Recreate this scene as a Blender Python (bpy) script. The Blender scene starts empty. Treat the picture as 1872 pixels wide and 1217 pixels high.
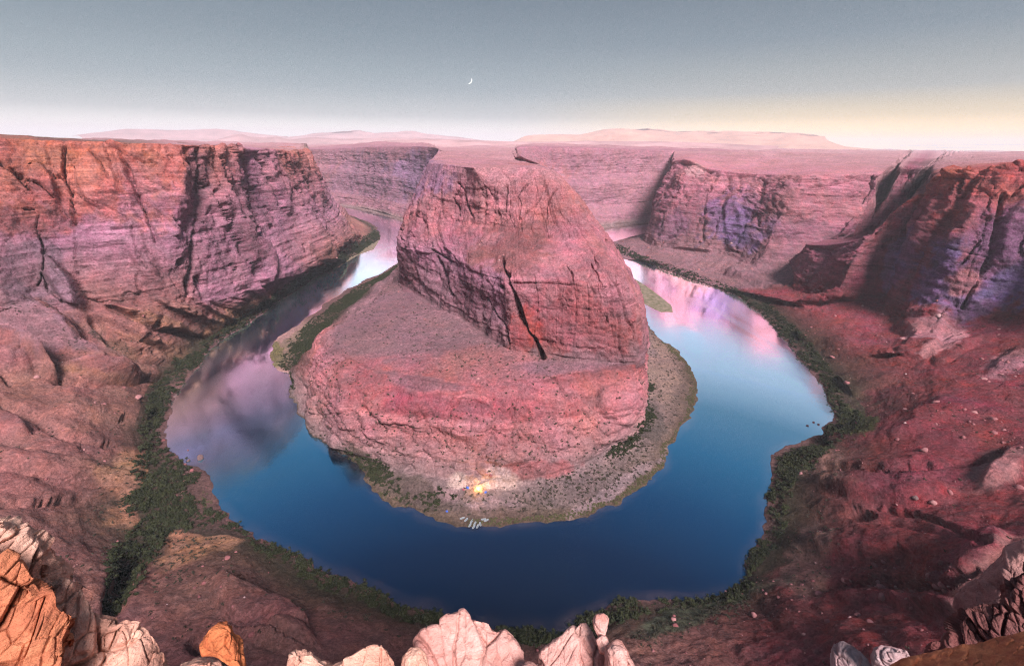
import bpy, math, random
import numpy as np

# ------------------------------------------------------------------ camera
FOC = 785.0; HORIZON = 264.0; CAMH = 300.0
PITCH = math.atan((608.5 - HORIZON) / FOC); ROLL = math.radians(0.6)
CP, SP = math.cos(PITCH), math.sin(PITCH); CR, SR = math.cos(ROLL), math.sin(ROLL)

def ray(px, py):
    a = px - 936.0; b = py - 608.5
    a, b = a * CR + b * SR, -a * SR + b * CR
    return np.array([a, FOC * CP - b * SP, -FOC * SP - b * CP])

def project(P):
    x, y, z = P[:, 0], P[:, 1], P[:, 2] - CAMH
    f = y * CP - z * SP
    b = (-y * SP - z * CP)
    f = np.where(f < 1e-3, 1e-3, f)
    a = x / f * FOC; b = b / f * FOC
    ok = (y * CP - z * SP) > 0.5
    return 936 + a * CR - b * SR, 608.5 + a * SR + b * CR, ok

sc = bpy.context.scene
cam = bpy.data.cameras.new('camera'); camo = bpy.data.objects.new('camera', cam); sc.collection.objects.link(camo)
from mathutils import Matrix, Vector
r0 = ray(936, 608.5); rx = ray(937, 608.5) - r0; ry = r0 - ray(936, 609.5)
X = Vector(rx).normalized(); Y = Vector(ry).normalized(); Z = -Vector(r0).normalized()
camo.matrix_world = Matrix(((X.x, Y.x, Z.x, 0), (X.y, Y.y, Z.y, 0), (X.z, Y.z, Z.z, CAMH), (0, 0, 0, 1)))
cam.sensor_width = 36.0; cam.lens = 36.0 * FOC / 1872.0; cam.clip_start = 0.1; cam.clip_end = 200000
sc.camera = camo

# ------------------------------------------------------------------ sky, sun, exposure
SUN_AZ = math.radians(157)      # to the right of the view
SUN_EL = math.radians(50)
w = bpy.data.worlds.new('World'); sc.world = w; w.use_nodes = True
nt = w.node_tree; nt.nodes.clear()
def N(t, loc=None, **kw):
    n = nt.nodes.new(t)
    for k, v in kw.items(): setattr(n, k, v)
    return n
def L(a, b): nt.links.new(a, b)
def ramp(n, stops, interp='LINEAR'):
    cr = n.color_ramp; cr.interpolation = interp
    while len(cr.elements) > 1: cr.elements.remove(cr.elements[-1])
    cr.elements[0].position = stops[0][0]; cr.elements[0].color = (*stops[0][1], 1)
    for p, c in stops[1:]:
        e = cr.elements.new(p); e.color = (*c, 1)
sky = N('ShaderNodeTexSky'); sky.sky_type = 'NISHITA'; sky.sun_disc = False
sky.sun_elevation = math.radians(6); sky.sun_rotation = SUN_AZ; sky.altitude = 1200; sky.air_density = 1.0; sky.dust_density = 2.0
bg1 = N('ShaderNodeBackground'); L(sky.outputs[0], bg1.inputs[0]); bg1.inputs[1].default_value = 0.08
tc = N('ShaderNodeTexCoord'); sep = N('ShaderNodeSeparateXYZ'); L(tc.outputs['Generated'], sep.inputs[0])
zr = N('ShaderNodeValToRGB'); L(sep.outputs[2], zr.inputs[0])
ramp(zr, [(0.0, (2.0, 2.0, 1.85)), (0.02, (1.35, 1.40, 1.32)), (0.05, (0.60, 0.69, 0.72)), (0.10, (0.37, 0.47, 0.535)), (0.17, (0.25, 0.335, 0.40)), (0.245, (0.175, 0.245, 0.31)), (0.5, (0.165, 0.24, 0.33)), (1.0, (0.13, 0.20, 0.31))])
zw = N('ShaderNodeValToRGB'); L(sep.outputs[2], zw.inputs[0])
ramp(zw, [(0.0, (3.0, 1.95, 0.8)), (0.015, (2.5, 1.7, 0.72)), (0.05, (1.10, 0.88, 0.50)), (0.09, (0.52, 0.56, 0.54)), (0.17, (0.25, 0.335, 0.40)), (0.245, (0.175, 0.245, 0.31)), (0.5, (0.165, 0.24, 0.33)), (1.0, (0.13, 0.20, 0.31))])
# warm towards the right of the view (sunset side)
dotn = N('ShaderNodeVectorMath', operation='DOT_PRODUCT'); L(tc.outputs['Generated'], dotn.inputs[0])
az = math.radians(50); dotn.inputs[1].default_value = (math.sin(az), math.cos(az), 0)
mr = N('ShaderNodeMapRange'); mr.interpolation_type = 'SMOOTHSTEP'; L(dotn.outputs['Value'], mr.inputs[0]); mr.inputs[1].default_value = 0.60; mr.inputs[2].default_value = 0.99
mixc = N('ShaderNodeMix', data_type='RGBA'); L(mr.outputs[0], mixc.inputs[0]); L(zr.outputs[0], mixc.inputs[6]); L(zw.outputs[0], mixc.inputs[7])
# faint streaky cloud just over the horizon
mp = N('ShaderNodeMapping'); mp.inputs['Scale'].default_value = (3, 3, 90); L(tc.outputs['Generated'], mp.inputs[0])
nz = N('ShaderNodeTexNoise'); nz.inputs['Scale'].default_value = 1.6; nz.inputs['Detail'].default_value = 3; L(mp.outputs[0], nz.inputs[0])
m2 = N('ShaderNodeMapRange'); L(nz.outputs[0], m2.inputs[0]); m2.inputs[1].default_value = 0.35; m2.inputs[2].default_value = 0.7; m2.inputs[3].default_value = 0.985; m2.inputs[4].default_value = 1.012
vm = N('ShaderNodeVectorMath', operation='SCALE'); L(mixc.outputs[2], vm.inputs[0]); L(m2.outputs[0], vm.inputs['Scale'])
bg2 = N('ShaderNodeBackground'); L(vm.outputs[0], bg2.inputs[0]); bg2.inputs[1].default_value = 0.51
mxs = N('ShaderNodeMixShader'); mxs.inputs[0].default_value = 0.9; L(bg1.outputs[0], mxs.inputs[1]); L(bg2.outputs[0], mxs.inputs[2])
wo = N('ShaderNodeOutputWorld'); L(mxs.outputs[0], wo.inputs[0])

sl = bpy.data.lights.new('sun', 'SUN'); sl.energy = 5.0; sl.angle = math.radians(18); sl.color = (1.0, 0.86, 0.85)
so = bpy.data.objects.new('sun', sl); sc.collection.objects.link(so)
sd = Vector((math.sin(SUN_AZ) * math.cos(SUN_EL), math.cos(SUN_AZ) * math.cos(SUN_EL), math.sin(SUN_EL)))
so.rotation_euler = sd.to_track_quat('Z', 'Y').to_euler(); so.location = (0, 0, 900)

sc.view_settings.view_transform = 'Standard'; sc.view_settings.look = 'None'
sc.view_settings.exposure = 0.72; sc.view_settings.gamma = 1.0; sc.view_settings.use_curve_mapping = False
sc.cycles.caustics_reflective = False; sc.cycles.caustics_refractive = False
sc.cycles.use_denoising = True; sc.cycles.denoiser = 'OPENIMAGEDENOISE'; sc.cycles.denoising_input_passes = 'RGB_ALBEDO_NORMAL'; sc.cycles.denoising_prefilter = 'NONE'; sc.cycles.use_adaptive_sampling = False; sc.cycles.sample_clamp_indirect = 1.5; sc.cycles.pixel_filter_type = 'BLACKMAN_HARRIS'; sc.cycles.filter_width = 1.2
sc.cycles.max_bounces = 4; sc.cycles.diffuse_bounces = 2; sc.cycles.glossy_bounces = 2; sc.cycles.volume_bounces = 1

# ------------------------------------------------------------------ noise helpers
rng = np.random.default_rng(7)
TN = 128
def make_tile(kind):
    k = np.fft.fftfreq(TN) * TN
    kx, ky, kz = np.meshgrid(k, k, k, indexing='ij')
    r = np.sqrt(kx * kx + ky * ky + kz * kz); r[0, 0, 0] = 1
    if kind == 'band': amp = np.exp(-((r - 16) / 5.0) ** 2)
    else: amp = np.where(r < 1.5, 0, r ** -2.6) * np.exp(-(r / 40.0) ** 4)
    amp[0, 0, 0] = 0
    f = np.fft.fftn(rng.standard_normal((TN, TN, TN))) * amp
    t = np.real(np.fft.ifftn(f)); t /= t.std()
    return t.astype(np.float32)
BAND = make_tile('band'); FBM = make_tile('fbm')

def look(tile, x, y, z):
    def sp(v):
        i = np.floor(v); f = (v - i).astype(np.float32)
        return i.astype(np.int64) & 127, f * f * (3 - 2 * f)
    ix, fx = sp(x); iy, fy = sp(y); iz, fz = sp(z)
    jx = (ix + 1) & 127; jy = (iy + 1) & 127; jz = (iz + 1) & 127
    t = tile.ravel()
    a = ix << 14; a2 = jx << 14; b = iy << 7; b2 = jy << 7
    c00 = t[a + b + iz] * (1 - fx) + t[a2 + b + iz] * fx
    c10 = t[a + b2 + iz] * (1 - fx) + t[a2 + b2 + iz] * fx
    c01 = t[a + b + jz] * (1 - fx) + t[a2 + b + jz] * fx
    c11 = t[a + b2 + jz] * (1 - fx) + t[a2 + b2 + jz] * fx
    return (c00 * (1 - fy) + c10 * fy) * (1 - fz) + (c01 * (1 - fy) + c11 * fy) * fz
def band(P, lx, ly=None, lz=None, o=0.0):        # one octave, wavelength l
    ly = ly or lx; lz = lz or lx
    return look(BAND, P[:, 0] * 8 / lx + o, P[:, 1] * 8 / ly + o * 1.7, P[:, 2] * 8 / lz + o * 2.3)
def fbm(P, lx, ly=None, lz=None, o=0.0):         # 1/f noise, largest feature about l
    ly = ly or lx; lz = lz or lx
    return look(FBM, P[:, 0] * 64 / lx + o, P[:, 1] * 64 / ly + o * 1.7, P[:, 2] * 64 / lz + o * 2.3)
def sstep(a, b, x):
    t = np.clip((x - a) / (b - a), 0, 1); return t * t * (3 - 2 * t)
def hash1(i):
    s = np.sin(i * 127.1 + 11.3) * 43758.5453
    return s - np.floor(s)
def voronoi(P, sx, sy, sz):
    q = np.stack([P[:, 0] / sx, P[:, 1] / sy, P[:, 2] / sz], 1).astype(np.float32)
    ip = np.floor(q); f = q - ip
    f1 = np.full(len(q), 9, np.float32); f2 = f1.copy(); idv = np.zeros(len(q), np.float32)
    for dx in (-1, 0, 1):
        for dy in (-1, 0, 1):
            for dz in (-1, 0, 1):
                c = ip + (dx, dy, dz)
                h = c[:, 0] * 12.9898 + c[:, 1] * 78.233 + c[:, 2] * 37.719
                s = np.sin(h); o1 = (s * 43758.5) % 1; o2 = (s * 22578.1) % 1; o3 = (s * 19642.3) % 1
                d = np.sqrt((dx + o1 - f[:, 0]) ** 2 + (dy + o2 - f[:, 1]) ** 2 + (dz + o3 - f[:, 2]) ** 2)
                m = d < f1
                f2 = np.where(m, f1, np.minimum(f2, d)); idv = np.where(m, (s * 9137.7) % 1, idv); f1 = np.where(m, d, f1)
    return f1, f2, idv

def pchip(x, Yv, xi):
    """monotone cubic along axis 0"""
    h = np.diff(x); sh = (-1,) + (1,) * (Yv.ndim - 1)
    d = np.diff(Yv, axis=0) / h.reshape(sh)
    m = np.zeros_like(Yv)
    w1 = (2 * h[1:] + h[:-1]).reshape(sh); w2 = (h[1:] + 2 * h[:-1]).reshape(sh)
    a, b = d[:-1], d[1:]
    with np.errstate(divide='ignore', invalid='ignore'):
        mm = (w1 + w2) / (w1 / a + w2 / b)
    m[1:-1] = np.where(a * b > 0, mm, 0); m[0] = d[0]; m[-1] = d[-1]
    i = np.clip(np.searchsorted(x, xi, side='right') - 1, 0, len(x) - 2)
    t = ((xi - x[i]) / h[i]).reshape(sh); H = h[i].reshape(sh)
    return (Yv[i] * (1 + 2 * t) * (1 - t) ** 2 + m[i] * H * t * (1 - t) ** 2 + Yv[i + 1] * t * t * (3 - 2 * t) + m[i + 1] * H * t * t * (t - 1))

# ------------------------------------------------------------------ object helpers
COL = sc.collection
def tag(o, label=None, cat=None, group=None, kind=None):
    if label: o['label'] = label
    if cat: o['category'] = cat
    if group: o['group'] = group
    if kind: o['kind'] = kind
    return o
def new_mesh(name, V, F, mat=None, smooth=True, attrs=None):
    me = bpy.data.meshes.new(name)
    V = np.asarray(V, np.float32); F = np.asarray(F, np.int32)
    n = F.shape[1]
    me.vertices.add(len(V)); me.vertices.foreach_set('co', V.ravel())
    me.loops.add(F.size); me.loops.foreach_set('vertex_index', F.ravel())
    me.polygons.add(len(F)); me.polygons.foreach_set('loop_start', np.arange(len(F), dtype=np.int32) * n)
    try: me.polygons.foreach_set('loop_total', np.full(len(F), n, np.int32))
    except Exception: pass
    me.update(calc_edges=True)
    if smooth: me.polygons.foreach_set('use_smooth', np.ones(len(F), bool))
    if attrs:
        for k, a in attrs.items():
            if a.ndim == 2:
                at = me.attributes.new(k, 'FLOAT_COLOR', 'POINT')
                c = np.ones((len(V), 4), np.float32); c[:, :a.shape[1]] = a; at.data.foreach_set('color', c.ravel())
            else:
                at = me.attributes.new(k, 'FLOAT', 'POINT'); at.data.foreach_set('value', a.astype(np.float32))
    if mat: me.materials.append(mat)
    return me
def link(name, me, parent=None):
    o = bpy.data.objects.new(name, me); COL.objects.link(o)
    if parent: o.parent = parent
    return o
def grid_faces(n, m):
    i = np.arange(n - 1)[:, None] * m + np.arange(m - 1)[None, :]
    i = i.ravel(); return np.stack([i, i + m, i + m + 1, i + 1], 1)

# ------------------------------------------------------------------ materials
class MT:
    def __init__(s, name):
        s.m = bpy.data.materials.new(name); s.m.use_nodes = True; s.t = s.m.node_tree; s.t.nodes.clear()
        s.out = s.n('ShaderNodeOutputMaterial'); s.b = s.n('ShaderNodeBsdfPrincipled'); s.l(s.b.outputs[0], s.out.inputs[0])
    def n(s, t, **kw):
        x = s.t.nodes.new(t)
        for k, v in kw.items(): setattr(x, k, v)
        return x
    def l(s, a, b): s.t.links.new(a, b)
    def coord(s, scale=(1, 1, 1), rot=(0, 0, 0), obj=False):
        if obj: g = s.n('ShaderNodeTexCoord').outputs['Object']
        else: g = s.n('ShaderNodeNewGeometry').outputs['Position']
        mp = s.n('ShaderNodeMapping'); mp.inputs['Scale'].default_value = scale; mp.inputs['Rotation'].default_value = rot
        s.l(g, mp.inputs[0]); return mp.outputs[0]
    def noise(s, co, scale, detail=4, rough=0.55, dist=0.0):
        x = s.n('ShaderNodeTexNoise'); x.inputs['Scale'].default_value = scale; x.inputs['Detail'].default_value = detail
        x.inputs['Roughness'].default_value = rough; x.inputs['Distortion'].default_value = dist
        s.l(co, x.inputs['Vector']); return x.outputs[0]
    def mapr(s, v, a, b, c, d, smooth=False):
        x = s.n('ShaderNodeMapRange'); s.l(v, x.inputs[0])
        if smooth: x.interpolation_type = 'SMOOTHSTEP'
        for i, q in enumerate((a, b, c, d)): x.inputs[1 + i].default_value = q
        return x.outputs[0]
    def math(s, op, a, b=None):
        x = s.n('ShaderNodeMath', operation=op)
        for i, q in enumerate((a, b)):
            if q is None: continue
            if isinstance(q, (int, float)): x.inputs[i].default_value = q
            else: s.l(q, x.inputs[i])
        return x.outputs[0]
    def scale(s, c, f):
        x = s.n('ShaderNodeVectorMath', operation='SCALE'); s.l(c, x.inputs[0])
        if isinstance(f, (int, float)): x.inputs['Scale'].default_value = f
        else: s.l(f, x.inputs['Scale'])
        return x.outputs[0]
    def mix(s, f, a, b):
        x = s.n('ShaderNodeMix', data_type='RGBA')
        if isinstance(f, (int, float)): x.inputs[0].default_value = f
        else: s.l(f, x.inputs[0])
        for k, q in ((6, a), (7, b)):
            if isinstance(q, tuple): x.inputs[k].default_value = (*q, 1)
            else: s.l(q, x.inputs[k])
        return x.outputs[2]
    def attr(s, name):
        x = s.n('ShaderNodeAttribute'); x.attribute_name = name; return x
    def bump(s, h, dist, strength=1.0, nrm=None):
        x = s.n('ShaderNodeBump'); x.inputs['Distance'].default_value = dist; x.inputs['Strength'].default_value = strength
        s.l(h, x.inputs['Height'])
        if nrm: s.l(nrm, x.inputs['Normal'])
        return x.outputs[0]
    def base(s, c): s.l(c, s.b.inputs['Base Color'])
    def normal(s, nn): s.l(nn, s.b.inputs['Normal'])

def terrain_material():
    m = MT('canyon_rock'); m.b.inputs['Roughness'].default_value = 0.95; m.b.inputs['Specular IOR Level'].default_value = 0.1
    tint = m.attr('tint'); rock = m.attr('rock').outputs['Fac']
    co = m.coord()
    big = m.noise(co, 0.012, 4); mid = m.noise(co, 0.08, 6, 0.65); fine = m.noise(co, 0.45, 5, 0.7)
    # thin beds of different tone, following the layering (true rock colour)
    bed = m.noise(m.coord((0.004, 0.004, 0.22)), 1.0, 5, 0.7, 0.4)
    bed2 = m.noise(m.coord((0.012, 0.02, 0.12), (0.25, 0.18, 0)), 1.0, 6, 0.75, 0.6)
    streak = m.noise(m.coord((0.11, 0.11, 0.012)), 1.0, 4, 0.6)
    f = m.mapr(big, 0.3, 0.7, 0.86, 1.14)
    f = m.math('MULTIPLY', f, m.mapr(mid, 0.3, 0.7, 0.74, 1.26))
    f = m.math('MULTIPLY', f, m.mapr(fine, 0.3, 0.7, 0.66, 1.34))
    grit = m.n('ShaderNodeTexVoronoi'); grit.inputs['Scale'].default_value = 0.55; m.l(co, grit.inputs['Vector'])
    gr1 = m.math('ADD', m.math('MULTIPLY', m.math('SUBTRACT', 1.0, rock), m.mapr(grit.outputs['Color'], 0.1, 0.9, -.28, .28)), 1.0)
    f = m.math('MULTIPLY', f, gr1)
    r1 = m.math('MULTIPLY', m.mapr(bed, 0.35, 0.65, 0.76, 1.2), m.mapr(bed2, 0.38, 0.62, 0.74, 1.24))
    r1 = m.math('MULTIPLY', r1, m.mapr(streak, 0.25, 0.5, 0.82, 1.0))
    r1 = m.math('ADD', m.math('MULTIPLY', rock, m.math('SUBTRACT', r1, 1.0)), 1.0)
    f = m.math('MULTIPLY', f, r1)
    c = m.scale(tint.outputs['Color'], f)
    # paler, pinker or browner patches
    c = m.mix(m.mapr(m.noise(co, 0.03, 3), 0.52, 0.72, 0.0, 0.35), c, m.scale(c, 1.3))
    hs = m.n('ShaderNodeHueSaturation'); m.l(c, hs.inputs['Color']); m.l(m.mapr(m.noise(co, 0.02, 5), 0.3, 0.7, 0.485, 0.515), hs.inputs['Hue'])
    m.l(m.mapr(mid, 0.3, 0.7, 0.98, 1.28), hs.inputs['Saturation'])
    m.base(hs.outputs[0])
    b = m.bump(m.noise(co, 0.15, 8, 0.7), 8.0, 0.9)
    b = m.bump(bed2, 4.0, 0.7, b); b = m.bump(bed, 1.8, 0.6, b)
    b = m.bump(m.noise(co, 0.9, 5, 0.75), 1.2, 0.9, b)
    m.normal(b)
    return m.m
M_ROCK = terrain_material()

# ------------------------------------------------------------------ terrain: lofted surfaces from river to horizon
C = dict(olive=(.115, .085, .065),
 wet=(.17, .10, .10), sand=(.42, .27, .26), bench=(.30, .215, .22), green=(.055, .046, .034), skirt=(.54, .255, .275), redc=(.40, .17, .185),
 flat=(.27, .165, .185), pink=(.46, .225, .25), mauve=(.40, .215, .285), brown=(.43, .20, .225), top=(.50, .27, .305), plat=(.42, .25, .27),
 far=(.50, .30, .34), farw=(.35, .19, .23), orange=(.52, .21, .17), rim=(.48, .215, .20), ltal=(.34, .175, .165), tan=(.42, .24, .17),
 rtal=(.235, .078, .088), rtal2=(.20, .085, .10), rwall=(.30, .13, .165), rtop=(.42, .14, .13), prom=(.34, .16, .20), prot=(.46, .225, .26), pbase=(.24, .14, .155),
 dplat=(.20, .13, .12), gtal=(.20, .15, .13))

def pz(px, py, z):
    v = ray(px, py); t = (z - CAMH) / v[2]; return (v[0] * t, v[1] * t, z)
def pd(px, py, d):
    v = ray(px, py); t = d / math.hypot(v[0], v[1]); return (v[0] * t, v[1] * t, CAMH + v[2] * t)
def hd(p): return math.hypot(p[0], p[1])
def azd(px, d, z):         # at horizontal distance d in the azimuth of px at the horizon
    v = ray(px, 264 + (px - 936) * 0.0105); t = d / math.hypot(v[0], v[1]); return (v[0] * t, v[1] * t, z)
def lerp3(a, b, t): return tuple(a[i] * (1 - t) + b[i] * t for i in range(3))

def flank(a, rimp, top, far, zs=(0, 5, 22, 45, 68, 140, 185), fr=(0, .12, .25, .36, .46, .62, .8), cols=None):
    rows = []
    for z, f in zip(zs, fr):
        p = lerp3(a, rimp, f); rows.append((p[0], p[1], float(z)))
    return rows + [rimp, top, far], cols

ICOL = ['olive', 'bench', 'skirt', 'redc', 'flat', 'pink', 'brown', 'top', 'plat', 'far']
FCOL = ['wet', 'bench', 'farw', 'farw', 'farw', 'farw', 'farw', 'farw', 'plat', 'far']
def farwall(px0, py0, px1, py1, zs=(0, 6, 20, 40, 75, 150, 190), off=(0, 35, 70, 100, 140, 165, 205)):
    a = pz(px0, py0, 0); d0 = hd(a); r = pd(px1, py1, d0 + 240)
    rows = []
    for i, z in enumerate(zs):
        t = i / 7.0
        q = azd(px0 * (1 - t) + px1 * t, d0 + off[i], z); rows.append(q)
    return rows + [r, azd(px1, d0 + 1600, r[2] + 5), azd(px1, 30000, 285)], FCOL

def P7(i, n): return 808 + (943 - 808) * i / n
def topfar(k):
    q = P7(k, 23); return [pd(q, 277 + (q - 870) * .02, 1500), azd(790 + k * 7, 30000, 285)]
inner = []
inner.append(farwall(400, 364, 420, 272))
inner.append(farwall(500, 369, 510, 273))
inner.append(farwall(580, 376, 585, 273))
inner.append(farwall(640, 385, 650, 270))
inner.append(farwall(700, 399, 705, 268))
inner.append(farwall(742, 413, 762, 268))
inner.append(flank(pz(770, 420, 0), pd(800, 271, 1700), *topfar(0), cols=FCOL))
inner.append(flank(pz(745, 440, 0), pd(794, 286, 1250), *topfar(1)))
def S(k, *rows, cols=None):
    rows = list(rows); inner.append((rows + topfar(k), cols))
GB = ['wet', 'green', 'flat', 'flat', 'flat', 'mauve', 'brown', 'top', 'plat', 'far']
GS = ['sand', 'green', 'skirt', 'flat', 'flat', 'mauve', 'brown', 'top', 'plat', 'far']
S(2, pz(722, 483, 0), pz(726, 494, 4), pz(727, 502, 35), pz(728, 508, 60), pz(730, 513, 75), pd(729, 447, 755), pd(740, 400, 800), pd(785, 298, 870), cols=GB)
S(3, pz(652, 519, 0), pz(678, 536, 6), pz(684, 538, 35), pz(695, 540, 60), pz(745, 530, 78), pd(748, 457, 670), pd(756, 401, 730), pd(790, 300, 775), cols=GB)
S(4, pz(586, 562, 0), pz(632, 572, 6), pz(640, 575, 40), pz(655, 572, 65), pz(785, 558, 80), pd(800, 467, 610), pd(780, 403, 680), pd(803, 300, 725), cols=GB)
S(5, pz(517, 612, 0), pz(590, 622, 7), pz(598, 612, 45), pz(614, 603, 66), pz(835, 582, 82), pd(835, 485, 556), pd(815, 406, 645), pd(820, 301, 690), cols=GS)
S(6, pz(490, 645, 0), pz(560, 652, 7), pz(585, 648, 50), pz(616, 622, 67), pz(870, 604, 82), pd(870, 498, 516), pd(852, 409, 610), pd(846, 304, 660), cols=GS)
S(7, pz(526, 678, 0), pz(543, 672, 6), pz(590, 675, 48), pz(625, 645, 68), pz(900, 624, 82), pd(905, 506, 487), pd(910, 413, 575), pd(868, 306, 630), cols=GS)
S(8, pz(536, 705, 0), pz(541, 702, 4), pz(610, 705, 50), pz(655, 664, 69), pz(940, 640, 82), pd(930, 510, 470), pd(935, 416, 565), pd(895, 306, 625))
S(9, pz(548, 752, 0), pz(552, 749, 4), pz(640, 735, 50), pz(700, 684, 70), pz(965, 643, 82), pd(955, 512, 462), pd(950, 417, 560), pd(935, 305, 622))
S(10, pz(590, 800, 0), pz(594, 796, 4), pz(700, 762, 48), pz(745, 689, 71), pz(990, 645, 82), pd(990, 514, 458), pd(965, 421, 556), pd(950, 305, 620))
S(11, pz(640, 833, 0), pz(648, 827, 5), pz(755, 775, 46), pz(790, 699, 72), pz(1010, 648, 82), pd(1015, 516, 456), pd(985, 425, 555), pd(965, 306, 620))
S(12, pz(699, 902, 0), pz(735, 858, 7), pz(820, 782, 45), pz(840, 706, 72), pz(1030, 652, 82), pd(1035, 518, 453), pd(1000, 429, 553), pd(975, 306, 620))
S(13, pz(780, 941, 0), pz(830, 880, 8), pz(880, 785, 44), pz(890, 709, 72), pz(1050, 655, 82), pd(1055, 520, 451), pd(1015, 431, 552), pd(985, 306, 620))
S(14, pz(865, 967, 0), pz(900, 884, 8), pz(935, 785, 44), pz(945, 705, 73), pz(1070, 657, 82), pd(1075, 521, 451), pd(1030, 433, 552), pd(993, 307, 620))
S(15, pz(944, 966, 0), pz(965, 876, 8), pz(990, 780, 45), pz(1000, 694, 74), pz(1090, 659, 81), pd(1092, 521, 451), pd(1045, 433, 553), pd(1000, 309, 622))
S(16, pz(1040, 952, 0), pz(1040, 857, 8), pz(1050, 765, 47), pz(1060, 682, 75), pz(1110, 661, 80), pd(1105, 518, 454), pd(1060, 431, 556), pd(1006, 311, 625))
S(17, pz(1137, 911, 0), pz(1105, 830, 8), pz(1100, 745, 50), pz(1105, 673, 76), pz(1135, 662, 80), pd(1118, 512, 460), pd(1073, 428, 562), pd(1011, 313, 630))
S(18, pz(1200, 872, 0), pz(1150, 795, 8), pz(1145, 725, 52), pz(1145, 668, 76), pz(1155, 662, 79), pd(1132, 510, 472), pd(1085, 427, 575), pd(1016, 315, 640))
S(19, pz(1246, 785, 0), pz(1168, 750, 8), pz(1172, 708, 48), pz(1165, 670, 70), pz(1166, 660, 78), pd(1158, 550, 480), pd(1100, 440, 600), pd(1018, 317, 655))
S(20, pz(1280, 715, 0), pz(1171, 695, 8), pd(1170, 680, 519), pd(1168, 665, 521), pd(1168, 650, 523), pd(1168, 570, 535), pd(1113, 457, 625), pd(1015, 312, 690))
S(21, pz(1251, 648, 0), pz(1168, 632, 6), pd(1168, 620, 640), pd(1167, 610, 645), pd(1166, 600, 650), pd(1160, 545, 670), pd(1112, 452, 720), pd(1003, 307, 765))
S(22, pz(1190, 600, 0), pz(1166, 592, 6), pd(1164, 585, 712), pd(1162, 575, 720), pd(1160, 565, 730), pd(1145, 512, 760), pd(1095, 430, 820), pd(985, 299, 860))
inner.append(flank(pz(1160, 548, 0), pd(955, 287, 1000), *topfar(22)))
inner.append(flank(pz(1112, 472, 0), pd(947, 280, 1250), *topfar(23)))
inner.append(flank(pz(1030, 442, 0), pd(944, 271, 1750), azd(943, 2600, 285), azd(948, 30000, 285), cols=FCOL))
inner.append(farwall(1015, 431, 968, 268))
inner.append(farwall(1095, 424, 1070, 270))
inner.append(farwall(1165, 415, 1150, 273))
inner.append(farwall(1280, 406, 1260, 277))
inner.append(farwall(1450, 399, 1420, 281))

OCOL = ['wet', 'green', 'ltal', 'ltal', 'mauve', 'rim', 'plat', 'plat', 'far']
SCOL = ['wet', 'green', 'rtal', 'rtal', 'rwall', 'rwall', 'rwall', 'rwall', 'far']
RCOL = ['wet', 'green', 'rtal', 'rtal', 'rwall', 'rtop', 'plat', 'plat', 'far']
PCOL = ['wet', 'pbase', 'pbase', 'pbase', 'prom', 'prot', 'plat', 'plat', 'far']
LUP = ['wet', 'green', 'ltal', 'ltal', 'mauve', 'orange', 'dplat', 'plat', 'far']
outer = []
def T(*rows, cols=None, p=None):
    rows = list(rows); d3 = hd(rows[3]); rows = [pd(q[1], q[2], d3 + q[3]) if q[0] == 'r' else q for q in rows]
    if p is not None:      # p = (px6, z6 offset from rim z, z7, z8)
        r = rows[-1]; d = hd(r)
        rows += [azd(p[0], d + 500, p[1]), azd(p[0], 6000, p[2]), azd(p[0], 30000, p[3])]
    outer.append((rows, cols))
def pr(px, py, off): return ('r', px, py, off)
def W(x, y, z): return (float(x), float(y), float(z))
T(pz(440, 365, 0), pz(436, 364, 5), pz(430, 360, 30), pz(424, 352, 60), pr(415, 310, 30), pr(400, 268, 80), p=(400, 275, 280, 285))
T(pz(560, 372, 0), pz(556, 371, 5), pz(550, 366, 30), pz(540, 360, 60), pr(525, 310, 30), pr(515, 271, 80), p=(515, 275, 280, 285))
T(pz(636, 392, 0), pz(632, 392, 5), pz(624, 388, 30), pz(612, 380, 70), pr(585, 330, 30), pr(560, 276, 80), p=(560, 276, 280, 285), cols=LUP)
T(pz(690, 417, 0), pz(682, 420, 4), pz(666, 420, 20), pz(650, 420, 45), pr(605, 370, 30), pr(562, 284, 80), p=(556, 274, 280, 285))
T(pz(690, 441, 0), pz(672, 442, 5), pz(655, 440, 22), pz(640, 437, 50), pr(596, 385, 30), pr(556, 279, 80), p=(548, 275, 280, 285))
T(pz(630, 482, 0), pz(612, 480, 5), pz(600, 476, 28), pz(588, 470, 50), pr(545, 388, 30), pr(520, 277, 80), p=(505, 275, 280, 285))
T(pz(586, 503, 0), pz(566, 505, 6), pz(548, 505, 30), pz(525, 503, 55), pr(480, 392, 30), pr(465, 272, 80), p=(445, 277, 280, 285), cols=['wet', 'green', 'mauve', 'mauve', 'mauve', 'mauve', 'plat', 'plat', 'far'])
T(pz(517, 548, 0), pz(500, 548, 6), pz(470, 548, 35), pz(425, 540, 65), pr(405, 410, 30), pr(400, 266, 80), p=(380, 282, 283, 285), cols=['wet', 'green', 'ltal', 'mauve', 'mauve', 'rim', 'plat', 'plat', 'far'])
T(pz(445, 597, 0), pz(425, 597, 7), pz(385, 585, 40), pz(340, 562, 75), pr(335, 425, 30), pr(335, 265, 80), p=(320, 290, 286, 285))
T(pz(390, 636, 0), pz(362, 632, 8), pz(300, 598, 55), pz(255, 560, 90), pr(240, 420, 30), pr(250, 262, 80), p=(230, 296, 290, 285), cols=LUP)
T(pz(350, 688, 0), pz(310, 682, 8), pz(225, 640, 50), pz(110, 560, 105), pr(120, 428, 30), pr(160, 258, 80), p=(140, 303, 292, 285), cols=LUP)
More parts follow.
